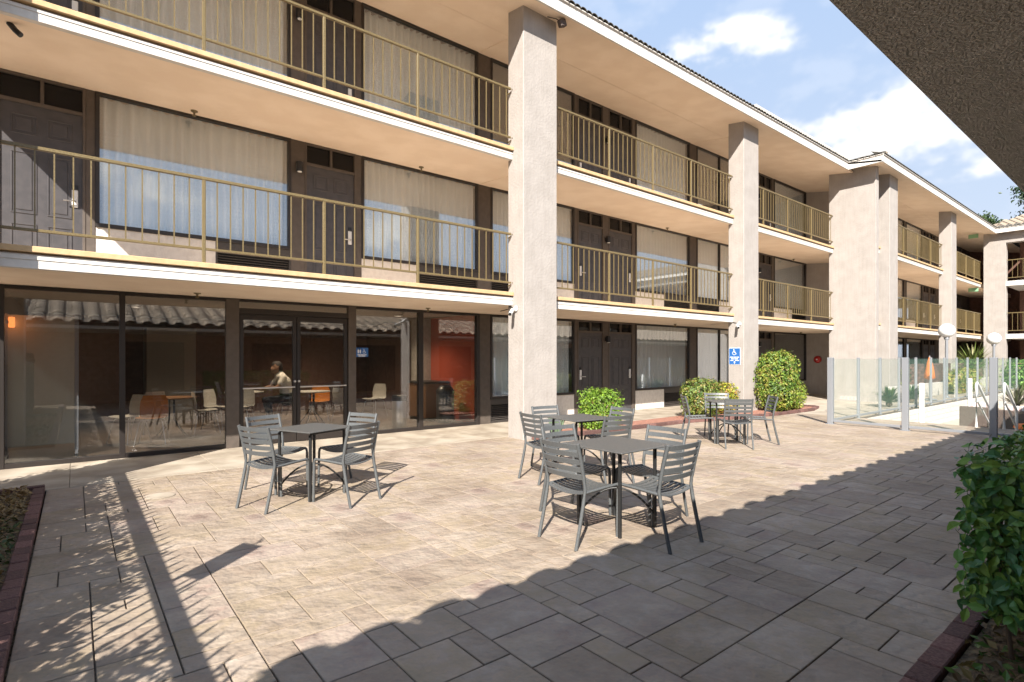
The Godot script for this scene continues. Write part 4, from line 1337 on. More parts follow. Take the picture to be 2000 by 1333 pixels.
# ---------------------------------------------------------------- a seated person
func skin_field(bones: Array, lo: Vector3, hi: Vector3, cell: float, blend: float, s: Shape) -> void:
	# bones: [a, b, ra, rb, colour]; surface nets over the smooth union of tapered capsules
	var nx := int((hi.x - lo.x) / cell) + 2
	var ny := int((hi.y - lo.y) / cell) + 2
	var nz := int((hi.z - lo.z) / cell) + 2
	var d := PackedFloat32Array()
	d.resize(nx * ny * nz)
	d.fill(1.0)
	for b in bones:
		var pad: float = maxf(b[2], b[3]) + blend + cell * 2
		var a: Vector3 = b[0]
		var e: Vector3 = b[1]
		var l := (a.min(e) - Vector3.ONE * pad - lo) / cell
		var h := (a.max(e) + Vector3.ONE * pad - lo) / cell
		var ab := e - a
		var q := maxf(ab.length_squared(), 1e-6)
		for k in range(maxi(0, int(l.z)), mini(nz, int(h.z) + 2)):
			for j in range(maxi(0, int(l.y)), mini(ny, int(h.y) + 2)):
				for i in range(maxi(0, int(l.x)), mini(nx, int(h.x) + 2)):
					var p := lo + Vector3(i, j, k) * cell
					var t := clampf((p - a).dot(ab) / q, 0.0, 1.0)
					var r := (p - a - ab * t).length() - lerpf(b[2], b[3], t)
					var at := (k * ny + j) * nx + i
					var o := d[at]
					var m := maxf(blend - absf(o - r), 0.0) / blend
					d[at] = minf(o, r) - m * m * blend * 0.25
	var idx := {}
	var base := s.v.size()
	for k in nz - 1:
		for j in ny - 1:
			for i in nx - 1:
				var mn := 9.0
				var mx := -9.0
				var sum := Vector3.ZERO
				var cnt := 0
				var v8 := []
				for c in 8:
					var q: float = d[((k + (c >> 2)) * ny + j + ((c >> 1) & 1)) * nx + i + (c & 1)]
					v8.append(q)
					mn = minf(mn, q)
					mx = maxf(mx, q)
				if mn >= 0.0 or mx < 0.0:
					continue
				for e in [[0, 1], [2, 3], [4, 5], [6, 7], [0, 2], [1, 3], [4, 6], [5, 7], [0, 4], [1, 5], [2, 6], [3, 7]]:
					var q0: float = v8[e[0]]
					var q1: float = v8[e[1]]
					if (q0 < 0.0) != (q1 < 0.0):
						var t := q0 / (q0 - q1)
						var p0 := Vector3(e[0] & 1, (e[0] >> 1) & 1, e[0] >> 2)
						var p1 := Vector3(e[1] & 1, (e[1] >> 1) & 1, e[1] >> 2)
						sum += p0.lerp(p1, t)
						cnt += 1
				idx[(k * ny + j) * nx + i] = s.v.size() - base
				var p := lo + (Vector3(i, j, k) + sum / cnt) * cell
				s.v.append(p)
				var g := Vector3(v8[1] - v8[0] + v8[3] - v8[2] + v8[5] - v8[4] + v8[7] - v8[6], v8[2] - v8[0] + v8[3] - v8[1] + v8[6] - v8[4] + v8[7] - v8[5], v8[4] - v8[0] + v8[5] - v8[1] + v8[6] - v8[2] + v8[7] - v8[3])
				s.n.append(g.normalized())
				var best := 9.0
				var col := Color.WHITE
				for b in bones:
					var ab: Vector3 = b[1] - b[0]
					var t := clampf((p - b[0]).dot(ab) / maxf(ab.length_squared(), 1e-6), 0.0, 1.0)
					var r: float = (p - b[0] - ab * t).length() - lerpf(b[2], b[3], t)
					if r < best:
						best = r
						col = b[4]
				s.c.append(col)
	for key in idx:
		var i: int = key % nx
		var j: int = (key / nx) % ny
		var k: int = key / (nx * ny)
		if i == 0 or j == 0 or k == 0:
			continue
		var here: bool = d[key] < 0.0
		for ax in 3:
			var st: int = [1, nx, nx * ny][ax]
			var there: bool = d[key + st] < 0.0
			if here == there:
				continue
			var u: int = [nx, nx * ny, 1][ax]
			var w: int = [nx * ny, 1, nx][ax]
			if not (idx.has(key - u) and idx.has(key - w) and idx.has(key - u - w)):
				continue
			var q := [idx[key], idx[key - u], idx[key - u - w], idx[key - w]]
			if here:
				q.reverse()
			s.ix.append_array(PackedInt32Array([base + q[0], base + q[1], base + q[2], base + q[0], base + q[2], base + q[3]]))

func make_person(at: Vector3, turn: float) -> void:
	# sits facing local -z, bent over the table
	var o := thing("person", "person in a white t-shirt and dark trousers seated at a cafe table", "person", at, turn)
	var skin := Color(0.30, 0.17, 0.11)
	var shirt := Color(0.58, 0.56, 0.52)
	var jean := Color(0.02, 0.026, 0.04)
	var hair := Color(0.012, 0.009, 0.008)
	var shoe := Color(0.05, 0.05, 0.05)
	var bones := [
		[Vector3(0, 0.53, 0.10), Vector3(0, 0.66, 0.10), 0.145, 0.14, jean], [Vector3(0, 0.70, 0.10), Vector3(0, 0.92, 0.04), 0.14, 0.15, shirt], [Vector3(0, 0.92, 0.04), Vector3(0, 1.06, -0.04), 0.15, 0.12, shirt],
		[Vector3(-0.13, 1.06, -0.03), Vector3(0.13, 1.06, -0.03), 0.085, 0.085, shirt], [Vector3(0, 1.08, -0.06), Vector3(0, 1.17, -0.11), 0.058, 0.055, skin],
		[Vector3(0, 1.24, -0.14), Vector3(0, 1.30, -0.125), 0.085, 0.09, skin], [Vector3(0, 1.20, -0.18), Vector3(0, 1.22, -0.165), 0.05, 0.06, skin],
		[Vector3(0, 1.31, -0.10), Vector3(0, 1.25, -0.065), 0.098, 0.085, hair], [Vector3(0, 1.345, -0.15), Vector3(0, 1.33, -0.09), 0.07, 0.085, hair],
		[Vector3(0, 1.245, -0.238), Vector3(0, 1.265, -0.222), 0.015, 0.012, skin], [Vector3(-0.092, 1.25, -0.12), Vector3(-0.092, 1.28, -0.115), 0.014, 0.018, skin], [Vector3(0.092, 1.25, -0.12), Vector3(0.092, 1.28, -0.115), 0.014, 0.018, skin],
	]
	for sx in [-1, 1]:
		bones.append([Vector3(sx * 0.19, 1.04, -0.03), Vector3(sx * 0.23, 0.92, -0.10), 0.068, 0.062, shirt])
		bones.append([Vector3(sx * 0.23, 0.92, -0.10), Vector3(sx * 0.24, 0.83, -0.15), 0.05, 0.045, skin])
		bones.append([Vector3(sx * 0.24, 0.83, -0.15), Vector3(sx * 0.12, 0.80, -0.37), 0.044, 0.03, skin])
		bones.append([Vector3(sx * 0.09, 0.55, 0.08), Vector3(sx * 0.12, 0.53, -0.33), 0.10, 0.07, jean])
		bones.append([Vector3(sx * 0.12, 0.53, -0.33), Vector3(sx * 0.12, 0.12, -0.26), 0.068, 0.045, jean])
		bones.append([Vector3(sx * 0.12, 0.055, -0.22), Vector3(sx * 0.13, 0.04, -0.42), 0.045, 0.038, shoe])
	var s := Shape.new()
	s.use_color = true
	skin_field(bones, Vector3(-0.36, -0.02, -0.52), Vector3(0.36, 1.47, 0.30), 0.02, 0.035, s)
	for sx in [-1, 1]:
		var w := Vector3(sx * 0.12, 0.80, -0.37)
		var hb := [[w, w + Vector3(-sx * 0.02, -0.005, -0.07), 0.028, 0.024, skin], [w + Vector3(-sx * 0.035, 0, -0.04), w + Vector3(-sx * 0.02, -0.005, -0.075), 0.016, 0.016, skin]]
		for f in 4:
			var k0 := w + Vector3(-sx * (0.045 - f * 0.019), 0.004, -0.08)
			var ln: float = [0.03, 0.034, 0.032, 0.025][f]
			hb.append([k0, k0 + Vector3(0, 0.006, -ln), 0.009, 0.0085, skin])
			hb.append([k0 + Vector3(0, 0.006, -ln), k0 + Vector3(0, -0.012, -ln * 1.9), 0.0085, 0.007, skin])
		hb.append([w + Vector3(-sx * 0.03, 0, -0.03), w + Vector3(-sx * 0.062, 0.0, -0.065), 0.011, 0.009, skin])
		hb.append([w + Vector3(-sx * 0.062, 0.0, -0.065), w + Vector3(-sx * 0.058, -0.006, -0.09), 0.009, 0.008, skin])
		skin_field(hb, w + Vector3(-0.11, -0.06, -0.19), w + Vector3(0.11, 0.06, 0.05), 0.005, 0.006, s)
	part(s, "body", M.cloth_and_skin, o)
	shell_chair("white cafe chair under the person in the white t-shirt", at + Vector3(0.12, 0, 0), turn, M.shell_white)

# ---------------------------------------------------------------- terrace furniture
func make_chair_kit() -> void:
	var kit := {}
	# side frames: front leg, seat rail, back leg and back post
	for s in [-1, 1]:
		var x: float = s * 0.215
		var fl := Shape.new()
		fl.tube([Vector3(x, 0.0, -0.245), Vector3(x, 0.40, -0.235), Vector3(x, 0.435, -0.228), Vector3(x, 0.447, -0.205)], 0.0145, 8, Vector2(0.85, 1.1))
		kit["front_leg_%d" % s] = fl.mesh()
		var rl := Shape.new()
		rl.tube([Vector3(x, 0.0, 0.275), Vector3(x, 0.2, 0.225), Vector3(x, 0.38, 0.185), Vector3(x, 0.46, 0.175), Vector3(x, 0.54, 0.185), Vector3(x, 0.68, 0.215), Vector3(x, 0.825, 0.255)], 0.0150, 8, Vector2(0.85, 1.15))
		kit["rear_leg_%d" % s] = rl.mesh()
		var sr := Shape.new()
		sr.tube([Vector3(x, 0.447, -0.208), Vector3(x, 0.442, -0.05), Vector3(x, 0.435, 0.08), Vector3(x, 0.43, 0.178)], 0.0125, 8, Vector2(0.8, 1.1))
		kit["seat_rail_%d" % s] = sr.mesh()
	# curved slats
	var slat := func(c: Vector3, u: Vector3, w: float, bow: Vector3, half: float) -> Mesh:
		var s := Shape.new()
		var nn := u.cross(Vector3.RIGHT).normalized() * 0.004
		var rows := []
		for i in 9:
			var f := i / 8.0 * 2 - 1
			rows.append(c + Vector3(f * half, 0, 0) + bow * (1.0 - f * f))
		for i in 8:
			var a: Vector3 = rows[i]
			var b: Vector3 = rows[i + 1]
			var mid := (a + b) / 2
			var h := u * w / 2
			s.face([a - h + nn, b - h + nn, b + h + nn, a + h + nn], mid)
			s.face([a - h - nn, b - h - nn, b + h - nn, a + h - nn], mid)
			s.face([a + h - nn, b + h - nn, b + h + nn, a + h + nn], mid)
			s.face([a - h - nn, b - h - nn, b - h + nn, a - h + nn], mid)
		return s.mesh()
	var back := []
	for k in 5:
		var y := 0.555 + k * 0.061
		var z := 0.187 + (y - 0.54) * 0.245
		back.append(slat.call(Vector3(0, y, z), Vector3(0, 0.97, 0.25), 0.041, Vector3(0, 0, 0.028), 0.215))
	var seat := []
	for k in 8:
		var z := -0.205 + k * 0.0525
		var y := 0.447 - (z + 0.2) * 0.045
		seat.append(slat.call(Vector3(0, y, z), Vector3(0, -0.05, 1).normalized(), 0.036, Vector3(0, -0.03, 0), 0.213))
	kit["back"] = back
	kit["seat"] = seat
	M["chair_kit"] = kit

func terrace_chair(label: String, at: Vector3, face: Vector2) -> void:
	var c := thing("terrace_chair", label, "chair", at, atan2(-face.x, -face.y), "grey slatted chairs on the patio")
	var kit: Dictionary = M.chair_kit
	for s in [-1, 1]:
		part(kit["front_leg_%d" % s], "front_leg", M.chair_paint, c)
		part(kit["rear_leg_%d" % s], "rear_leg", M.chair_paint, c)
		part(kit["seat_rail_%d" % s], "seat_rail", M.chair_paint, c)
	for m in kit.seat:
		part(m, "seat_slat", M.chair_paint, c)
	for m in kit.back:
		part(m, "back_slat", M.chair_paint, c)

func terrace_table(label: String, at: Vector3, turn: float, size := 0.66) -> void:
	var t := thing("terrace_table", label, "table", at, turn, "grey square tables on the patio")
	var h := size / 2
	var top := Shape.new()
	top.span(Vector3(-h, 0.722, -h), Vector3(h, 0.735, h), 0.004)
	part(top, "table_top", M.table_paint, t)
	var under := Shape.new()
	for s in [-1, 1]:
		under.span(Vector3(-h + 0.09, 0.695, s * 0.235 - 0.012), Vector3(h - 0.09, 0.7215, s * 0.235 + 0.012), 0.003)
	part(under, "bearer", M.table_leg, t)
	for q in [[-1, -1], [1, -1], [-1, 1], [1, 1]]:
		var l := Shape.new()
		l.span(Vector3(q[0] * 0.235 - 0.013, 0.0, q[1] * 0.235 - 0.013), Vector3(q[0] * 0.235 + 0.013, 0.695, q[1] * 0.235 + 0.013), 0.003)
		part(l, "leg", M.table_leg, t)
	for q in [1, -1]:
		var a := Shape.new()
		var pts := []
		for i in 13:
			var f := i / 12.0 * 2 - 1
			pts.append(Vector3(f * 0.235, 0.10 + 0.23 * (1.0 - f * f) + (0.012 if q == 1 else 0.0), f * 0.235 * q))
		a.tube(pts, 0.010, 7)
		part(a, "arched_brace", M.table_leg, t)

func dining_set(name_of: String, c: Vector3, u: Vector2, labels: Array, offs: Array, size := 0.66) -> void:
	# u: direction of the table's own x axis on the ground; chairs: -u, +v, +u, -v (v points towards the camera side)
	var v := Vector2(-u.y, u.x)
	terrace_table(name_of, c, atan2(-u.y, u.x), size)
	var dirs := [-u, v, u, -v]
	for k in 4:
		var d: Vector2 = dirs[k]
		var dist: float = offs[k] - 0.275
		var p := Vector2(c.x, c.z) + d * dist
		terrace_chair(labels[k], Vector3(p.x, 0, p.y), -d)

func make_terrace_furniture() -> void:
	make_chair_kit()
	dining_set("square grey metal table in front of the cafe doors", Vector3(2.03, 0, -6.03), Vector2(0.92, -0.39).normalized(), ["grey slatted chair at the left front of the table by the cafe doors", "grey slatted chair right of the cafe door table, back to the camera", "grey slatted chair behind the right side of the table by the cafe doors", "grey slatted chair behind the left side of the table by the cafe doors"], [0.75, 0.78, 0.80, 0.84], 0.64)
	dining_set("square grey metal table nearest the camera", Vector3(3.76, 0, -3.2), Vector2(1, 0), ["grey slatted chair at the near left of the closest table", "grey slatted chair at the near right of the closest table, its back leg in shadow", "grey slatted chair at the far right of the closest table", "grey slatted chair at the far left of the closest table"], [0.73, 0.71, 0.76, 0.78], 0.70)
	dining_set("square grey metal table between the closest table and the small square bush", Vector3(5.05, 0, -4.92), Vector2(0.993, 0.116), ["grey slatted chair left of the table by the first column", "grey slatted chair on the near side of the table by the small square bush", "grey slatted chair on the right of the table by the small square bush, half hidden", "grey slatted chair against the first column behind the middle table"], [0.78, 0.76, 0.78, 0.78], 0.66)
	dining_set("square grey metal table farthest away, beside the tall round bush", Vector3(9.02, 0, -5.15), Vector2(0.72, -0.694), ["grey slatted chair turned away from the camera at the farthest table", "grey slatted chair on the right of the farthest table before the tall bush", "grey slatted chair behind the farthest table, its back towards the second column", "grey slatted chair in profile on the left of the farthest table"], [0.77, 0.80, 0.80, 0.78], 0.66)

# ---------------------------------------------------------------- plants
func leaf_shape(w: float, fold := 0.22, droop := 0.10) -> Shape:   # unit length along +z, normal +y, folded along its middle
	var s := Shape.new()
	var t := fold * w
	for sx in [-1.0, 1.0]:
		var p := [Vector3(0, 0, 0), Vector3(sx * w * 0.42, t * 0.6, 0.28), Vector3(sx * w * 0.5, t * 0.8, 0.52), Vector3(sx * w * 0.3, t * 0.2, 0.8), Vector3(0, -droop, 1.0), Vector3(0, 0.02, 0.5)]
		s.sheet([p[0], p[1], p[2], p[5]], Vector3.UP)
		s.sheet([p[5], p[2], p[3], p[4]], Vector3.UP)
	return s

func small_leaf() -> Shape:
	var s := Shape.new()
	s.sheet([Vector3(0, 0, 0), Vector3(0.26, 0.06, 0.45), Vector3(0, -0.03, 1)], Vector3.UP)
	s.sheet([Vector3(0, 0, 0), Vector3(-0.26, 0.06, 0.45), Vector3(0, -0.03, 1)], Vector3.UP)
	return s

func aim(nrm: Vector3, spin: float) -> Basis:   # +y along nrm, then turned about it
	var y := nrm.normalized()
	var x := y.cross(Vector3(0.3, 0.1, 1.0)).normalized()
	return Basis(x, y, x.cross(y)) * Basis(Vector3.UP, spin)

func shrub(o: Node, half: Vector3, power: float, count: int, size: float, cols: Array, y0 := 0.04) -> void:
	# a clipped bush: leaves through the outer shell of a rounded box, larger dark ones inside, stems below
	var lf := small_leaf()
	var s := Shape.new()
	s.use_color = true
	var f := FastNoiseLite.new()
	f.seed = rng.randi() % 1000
	f.frequency = 2.2
	for k in count:
		var d := Vector3(rng.randfn(), rng.randfn(), rng.randfn()).normalized()
		var q := pow(pow(absf(d.x), power) + pow(absf(d.y), power) + pow(absf(d.z), power), -1.0 / power)
		var nr := Vector3(signf(d.x) * pow(absf(d.x), power - 1), signf(d.y) * pow(absf(d.y), power - 1), signf(d.z) * pow(absf(d.z), power - 1)) / half
		var bump := 1.0 + 0.14 * f.get_noise_3dv(d * 2.0 + half) + 0.12 * f.get_noise_3dv(d * 7.0)
		var deep := pow(rng.randf(), 1.6) * 0.30
		var p := d * q * half * (bump - deep + (rng.randf() * 0.14 if rng.randf() < 0.07 else 0.0))
		var nn := (nr.normalized() + Vector3(rng.randf_range(-1, 1), rng.randf_range(-0.6, 1.0), rng.randf_range(-1, 1)) * 0.75).normalized()
		var patch := clampf(0.5 + 0.9 * f.get_noise_3dv(d * 1.3 + Vector3(5, 2, 9)) + rng.randf_range(-0.3, 0.3), 0.0, 0.999)
		var col: Color = cols[int(patch * cols.size())]
		col = col * rng.randf_range(0.65, 1.3)
		if rng.randf() < 0.025:
			col = Color(0.20, 0.12, 0.05)
		var sz := size * rng.randf_range(0.55, 1.45)
		s.add(lf, Transform3D(aim(nn, rng.randf() * TAU).scaled(Vector3.ONE * sz), p + Vector3(0, half.y + y0, 0)), col)
	part(s, "foliage", M.leaves, o)
	var st := Shape.new()
	for k in 14:
		var a := rng.randf() * TAU
		var e := Vector3(cos(a) * half.x * 0.7, half.y * rng.randf_range(0.7, 1.7), sin(a) * half.z * 0.7)
		st.tube([Vector3(cos(a) * 0.05, -0.02, sin(a) * 0.05), e * Vector3(0.4, 0.45, 0.4), e], [0.014, 0.01, 0.004], 5)
	part(st, "stems", M.bark, o)

func make_planting() -> void:
	# bed of red chips with a brick edge along the columns
	var bed := thing("red_planting_bed", "planting bed of red chips with a brick edge before the columns", "planting bed")
	var front := [Vector3(7.25, 0, -7.36), Vector3(9.2, 0, -7.30), Vector3(11.0, 0, -7.25), Vector3(12.6, 0, -6.95), Vector3(14.2, 0, -6.72), Vector3(16.2, 0, -6.68), Vector3(17.2, 0, -6.95)]
	var s := Shape.new()
	for k in front.size() - 1:
		var a: Vector3 = front[k] + Vector3(0, 0.03, 0)
		var b: Vector3 = front[k + 1] + Vector3(0, 0.03, 0)
		s.sheet([a, b, Vector3(b.x, 0.03, -8.08), Vector3(a.x, 0.03, -8.08)], Vector3.UP)
	part(s, "chips", M.red_chips, bed)
	for k in front.size() - 1:
		brick_row(bed, front[k], front[k + 1], 0.2, 0.1, 0.075)
	brick_row(bed, Vector3(7.25, 0, -8.05), Vector3(7.25, 0, -7.4), 0.2, 0.1, 0.075)
	brick_row(bed, Vector3(17.2, 0, -8.05), Vector3(17.2, 0, -7.0), 0.2, 0.1, 0.075)
	brick_row(bed, Vector3(6.5, 0, -7.5), Vector3(7.2, 0, -7.42), 0.2, 0.1, 0.07)
	var fresh := [Color(0.10, 0.19, 0.018), Color(0.14, 0.25, 0.025), Color(0.19, 0.31, 0.03), Color(0.11, 0.20, 0.02), Color(0.22, 0.31, 0.05)]
	var olive := [Color(0.055, 0.11, 0.02), Color(0.085, 0.15, 0.025), Color(0.13, 0.18, 0.03), Color(0.19, 0.21, 0.04), Color(0.24, 0.19, 0.06)]
	var b1 := thing("clipped_bush", "small bright green square bush beside the first column", "bush", Vector3(8.42, 0, -7.6), 0.0)
	shrub(b1, Vector3(0.35, 0.40, 0.34), 9.0, 4600, 0.055, fresh)
	var b2 := thing("clipped_bush", "wide olive green bush under the window left of the second column", "bush", Vector3(12.15, 0, -7.62), 0.1)
	shrub(b2, Vector3(0.55, 0.46, 0.40), 3.6, 5200, 0.06, olive)
	var b3 := thing("clipped_bush", "low yellowing bush beside the wide olive bush", "bush", Vector3(13.3, 0, -7.75), 0.0)
	shrub(b3, Vector3(0.50, 0.40, 0.34), 3.0, 3600, 0.06, [Color(0.14, 0.19, 0.02), Color(0.28, 0.29, 0.02), Color(0.36, 0.30, 0.03), Color(0.40, 0.22, 0.08)])
	var b4 := thing("clipped_bush", "tall rounded yellow green bush in front of the second column", "bush", Vector3(15.15, 0, -7.18), 0.0)
	shrub(b4, Vector3(0.55, 0.80, 0.5), 3.2, 9000, 0.065, [Color(0.07, 0.14, 0.02), Color(0.12, 0.20, 0.025), Color(0.19, 0.245, 0.03), Color(0.27, 0.25, 0.05)])
	var b5 := thing("clipped_bush", "small bush at the foot of the tall rounded bush", "bush", Vector3(15.98, 0, -7.12), 0.0)
	shrub(b5, Vector3(0.30, 0.40, 0.32), 2.6, 2600, 0.06, [Color(0.12, 0.20, 0.02), Color(0.19, 0.26, 0.03), Color(0.26, 0.27, 0.04)])
	# cactus-like tuft beside the first column
	var cac := thing("succulent", "small grey green succulent against the first column", "plant", Vector3(7.0, 0, -7.42))
	var cs := Shape.new()
	for k in 26:
		var a := rng.randf() * TAU
		var t := rng.randf_range(0.1, 0.5)
		cs.tube([Vector3(cos(a) * 0.02, 0.0, sin(a) * 0.02), Vector3(cos(a) * t * 0.25, 0.2, sin(a) * t * 0.25), Vector3(cos(a) * t * 0.35, 0.42, sin(a) * t * 0.35)], [0.02, 0.024, 0.004], 5)
	part(cs, "stems", plain("succulent_green", lin(0.12, 0.17, 0.10), 0.7), cac)
	# near hedge at the right with large leaves, in a bed with a dark brick kerb
	var hb := thing("hedge_bed", "earth bed with a dark brick kerb under the near hedge", "planting bed")
	var eb := Shape.new()
	eb.span(Vector3(2.75, -0.05, -0.70), Vector3(9.0, 0.045, 2.0))
	part(eb, "earth", M.earth, hb)
	brick_row(hb, Vector3(2.7, 0, -0.76), Vector3(9.1, 0, -0.76), 0.2, 0.11, 0.08)
	brick_row(hb, Vector3(2.7, 0, -0.65), Vector3(2.7, 0, 2.0), 0.2, 0.11, 0.08)
	var cov := Shape.new()
	cov.use_color = true
	var sl := small_leaf()
	for k in 1500:
		var p := Vector3(rng.randf_range(2.8, 5.2), 0.05, rng.randf_range(-0.68, 0.4))
		var cc: Color = [Color(0.05, 0.11, 0.02), Color(0.08, 0.16, 0.03), Color(0.17, 0.13, 0.05), Color(0.10, 0.07, 0.035)][rng.randi() % 4]
		cov.add(sl, Transform3D(aim(Vector3(rng.randf_range(-1, 1), 1.0, rng.randf_range(-1, 1)), rng.randf() * TAU).scaled(Vector3.ONE * rng.randf_range(0.03, 0.075)), p + Vector3(0, rng.randf_range(0, 0.12), 0)), cc)
	part(cov, "ground_cover", M.leaves, hb).set_meta("kind", "stuff")
	var hedge := thing("leafy_hedge", "dark green hedge with large glossy leaves at the right edge", "hedge", Vector3(4.9, 0, 0.2))
	var variants := []
	for k in 5:
		var sh := Shape.new()
		sh.use_color = true
		var col: Color = [Color(0.055, 0.15, 0.03), Color(0.08, 0.20, 0.04), Color(0.115, 0.26, 0.05), Color(0.07, 0.18, 0.07), Color(0.18, 0.30, 0.055)][k]
		var lf5 := leaf_shape([0.62, 0.7, 0.56, 0.66, 0.5][k], [0.2, 0.5, 0.1, 0.35, 0.6][k], [0.08, 0.25, -0.08, 0.3, 0.15][k])
		sh.add(lf5, Transform3D.IDENTITY, col)
		sh.tint = Color(0.09, 0.10, 0.03)
		sh.tube([Vector3(0, 0, -0.3), Vector3(0, -0.02, 0.0)], 0.02, 4)
		variants.append([sh, sh.mesh()])
	var spots := []
	for k in 10500:
		# end face, front face, top of the hedge block x 3.42..6.4, z -0.70..1.1, height 0.12..1.05
		var which := rng.randf()
		var p: Vector3
		var nn: Vector3
		if which < 0.36:
			p = Vector3(3.36, rng.randf_range(0.30, 1.04), rng.randf_range(-0.70, 0.9))
			nn = Vector3(-1, 0.35, 0)
		elif which < 0.68:
			p = Vector3(rng.randf_range(3.44, 6.4), rng.randf_range(0.25, 1.04), -0.71)
			nn = Vector3(0, 0.35, -1)
		else:
			p = Vector3(rng.randf_range(3.44, 6.4), 1.03, rng.randf_range(-0.70, 0.9))
			nn = Vector3(0, 1, 0)
		var deep := pow(rng.randf(), 1.3) * 0.26
		p -= nn * deep
		p += Vector3(rng.randf_range(-1, 1), rng.randf_range(-1, 1), rng.randf_range(-1, 1)) * 0.035
		nn = (nn + Vector3(rng.randf_range(-1, 1), rng.randf_range(-0.3, 1.0), rng.randf_range(-1, 1)) * 0.7).normalized()
		var bs := aim(nn, rng.randf() * TAU)
		# tips hang downwards more often than not
		if bs.z.y > 0.3 and rng.randf() < 0.75:
			bs = bs * Basis(Vector3.UP, PI)
		var sc := screen_of(p)
		var vis := 0.0
		if sc.x < 1.0 and sc.x > 0.8:
			vis = 1.0 - deep * 3.0
		spots.append([vis, Transform3D(bs.scaled(Vector3.ONE * rng.randf_range(0.036, 0.078)), p - hedge.position), rng.randi() % 5 if rng.randf() < 0.85 else 4])
	spots.sort_custom(func(a, b): return a[0] > b[0])
	var rest := Shape.new()
	rest.use_color = true
	for k in spots.size():
		var e: Array = spots[k]
		if k < 300:
			var o := part(variants[e[2]][1], "leaf", M.big_leaves, hedge)
			o.transform = e[1]
		else:
			rest.add(variants[e[2]][0], e[1])
	part(rest, "foliage", M.big_leaves, hedge).set_meta("kind", "stuff")
	var tw := Shape.new()
	for k in 60:
		var p := Vector3(rng.randf_range(3.5, 6.2), 0.0, rng.randf_range(-0.55, 0.8)) - hedge.position
		var e := p + Vector3(rng.randf_range(-0.15, 0.15), rng.randf_range(0.75, 1.12), rng.randf_range(-0.15, 0.15))
		tw.tube([p, p.lerp(e, 0.5) + Vector3(rng.randf_range(-0.05, 0.05), 0, rng.randf_range(-0.05, 0.05)), e], [0.012, 0.008, 0.003], 5)
	part(tw, "stems", M.bark, hedge)

# ---------------------------------------------------------------- beyond the glass fence
func globe_lamp(label: String, at: Vector3, h: float, r: float) -> void:
	var o := thing("globe_lamp", label, "lamp", at, 0.0, "globe lamps by the pool")
	var p := Shape.new()
	p.lathe([[0.0, 0.0], [0.11, 0.0], [0.11, 0.03], [0.05, 0.06], [0.045, h - r - 0.1], [0.08, h - r - 0.05], [0.09, h - r + 0.02], [0.0, h - r + 0.02]], Vector3.ZERO, 14)
	part(p, "pole", M.post_grey, o)
	var g := SphereMesh.new()
	g.radius = r
	g.height = r * 2.0
	part(g, "globe", M.globe, o, Vector3(0, h, 0))

func fan_plant(label: String, at: Vector3, n: int, reach: float, rise: float, cols: Array, called := "fan_palm") -> void:
	var o := thing(called, label, "plant", at)
	var s := Shape.new()
	s.use_color = true
	for k in n:
		var a := rng.randf() * TAU
		var el := rng.randf_range(0.15, 1.35)
		var d := Vector3(cos(a) * cos(el), sin(el), sin(a) * cos(el))
		var len := reach * rng.randf_range(0.75, 1.1)
		var side := d.cross(Vector3.UP).normalized() * 0.022
		var p0 := Vector3(0, rise, 0)
		var p1 := p0 + d * len * 0.6
		var p2 := p0 + d * len - Vector3(0, len * 0.12, 0)
		s.tint = cols[rng.randi() % cols.size()]
		s.sheet([p0 - side * 0.5, p0 + side * 0.5, p1 + side, p1 - side], Vector3(0, 1, 0.01))
		s.sheet([p1 - side, p1 + side, p2], Vector3(0, 1, 0.01))
	part(s, "leaves", M.leaves, o)
	var t := Shape.new()
	t.tube([Vector3(0, -0.05, 0), Vector3(0.02, rise * 0.5, 0), Vector3(0, rise + 0.02, 0)], [0.12, 0.09, 0.08], 8)
	part(t, "trunk", M.bark, o)

func far_tree(label: String, at: Vector3, h: float, r: float, cols: Array) -> void:
	var o := thing("tree", label, "tree", at)
	var t := Shape.new()
	t.tube([Vector3(0, 0, 0), Vector3(0.2, h * 0.4, 0.1), Vector3(0, h * 0.75, 0), Vector3(0, h * 0.97, 0)], [0.4, 0.32, 0.18, 0.05], 8)
	var s := Shape.new()
	s.use_color = true
	var lf := small_leaf()
	for k in 46:
		var y := rng.randf_range(0.42, 1.0)
		var a := rng.randf() * TAU
		var rr := r * sqrt(rng.randf()) * (1.15 - y * 0.85)
		var c := Vector3(cos(a) * rr, h * y, sin(a) * rr)
		t.tube([Vector3(0, h * y * 0.86, 0), c * Vector3(0.6, 1, 0.6) - Vector3(0, h * y * 0.05, 0), c], [0.09, 0.06, 0.02], 5)
		for i in 150:
			var d := Vector3(rng.randfn(), rng.randfn() * 0.6, rng.randfn()) * r * 0.16
			s.add(lf, Transform3D(aim(Vector3(rng.randf_range(-1, 1), rng.randf_range(-0.2, 1), rng.randf_range(-1, 1)), rng.randf() * TAU).scaled(Vector3.ONE * rng.randf_range(0.2, 0.42)), c + d), cols[rng.randi() % cols.size()])
	part(t, "trunk", M.bark, o)
	part(s, "crown", M.leaves, o)

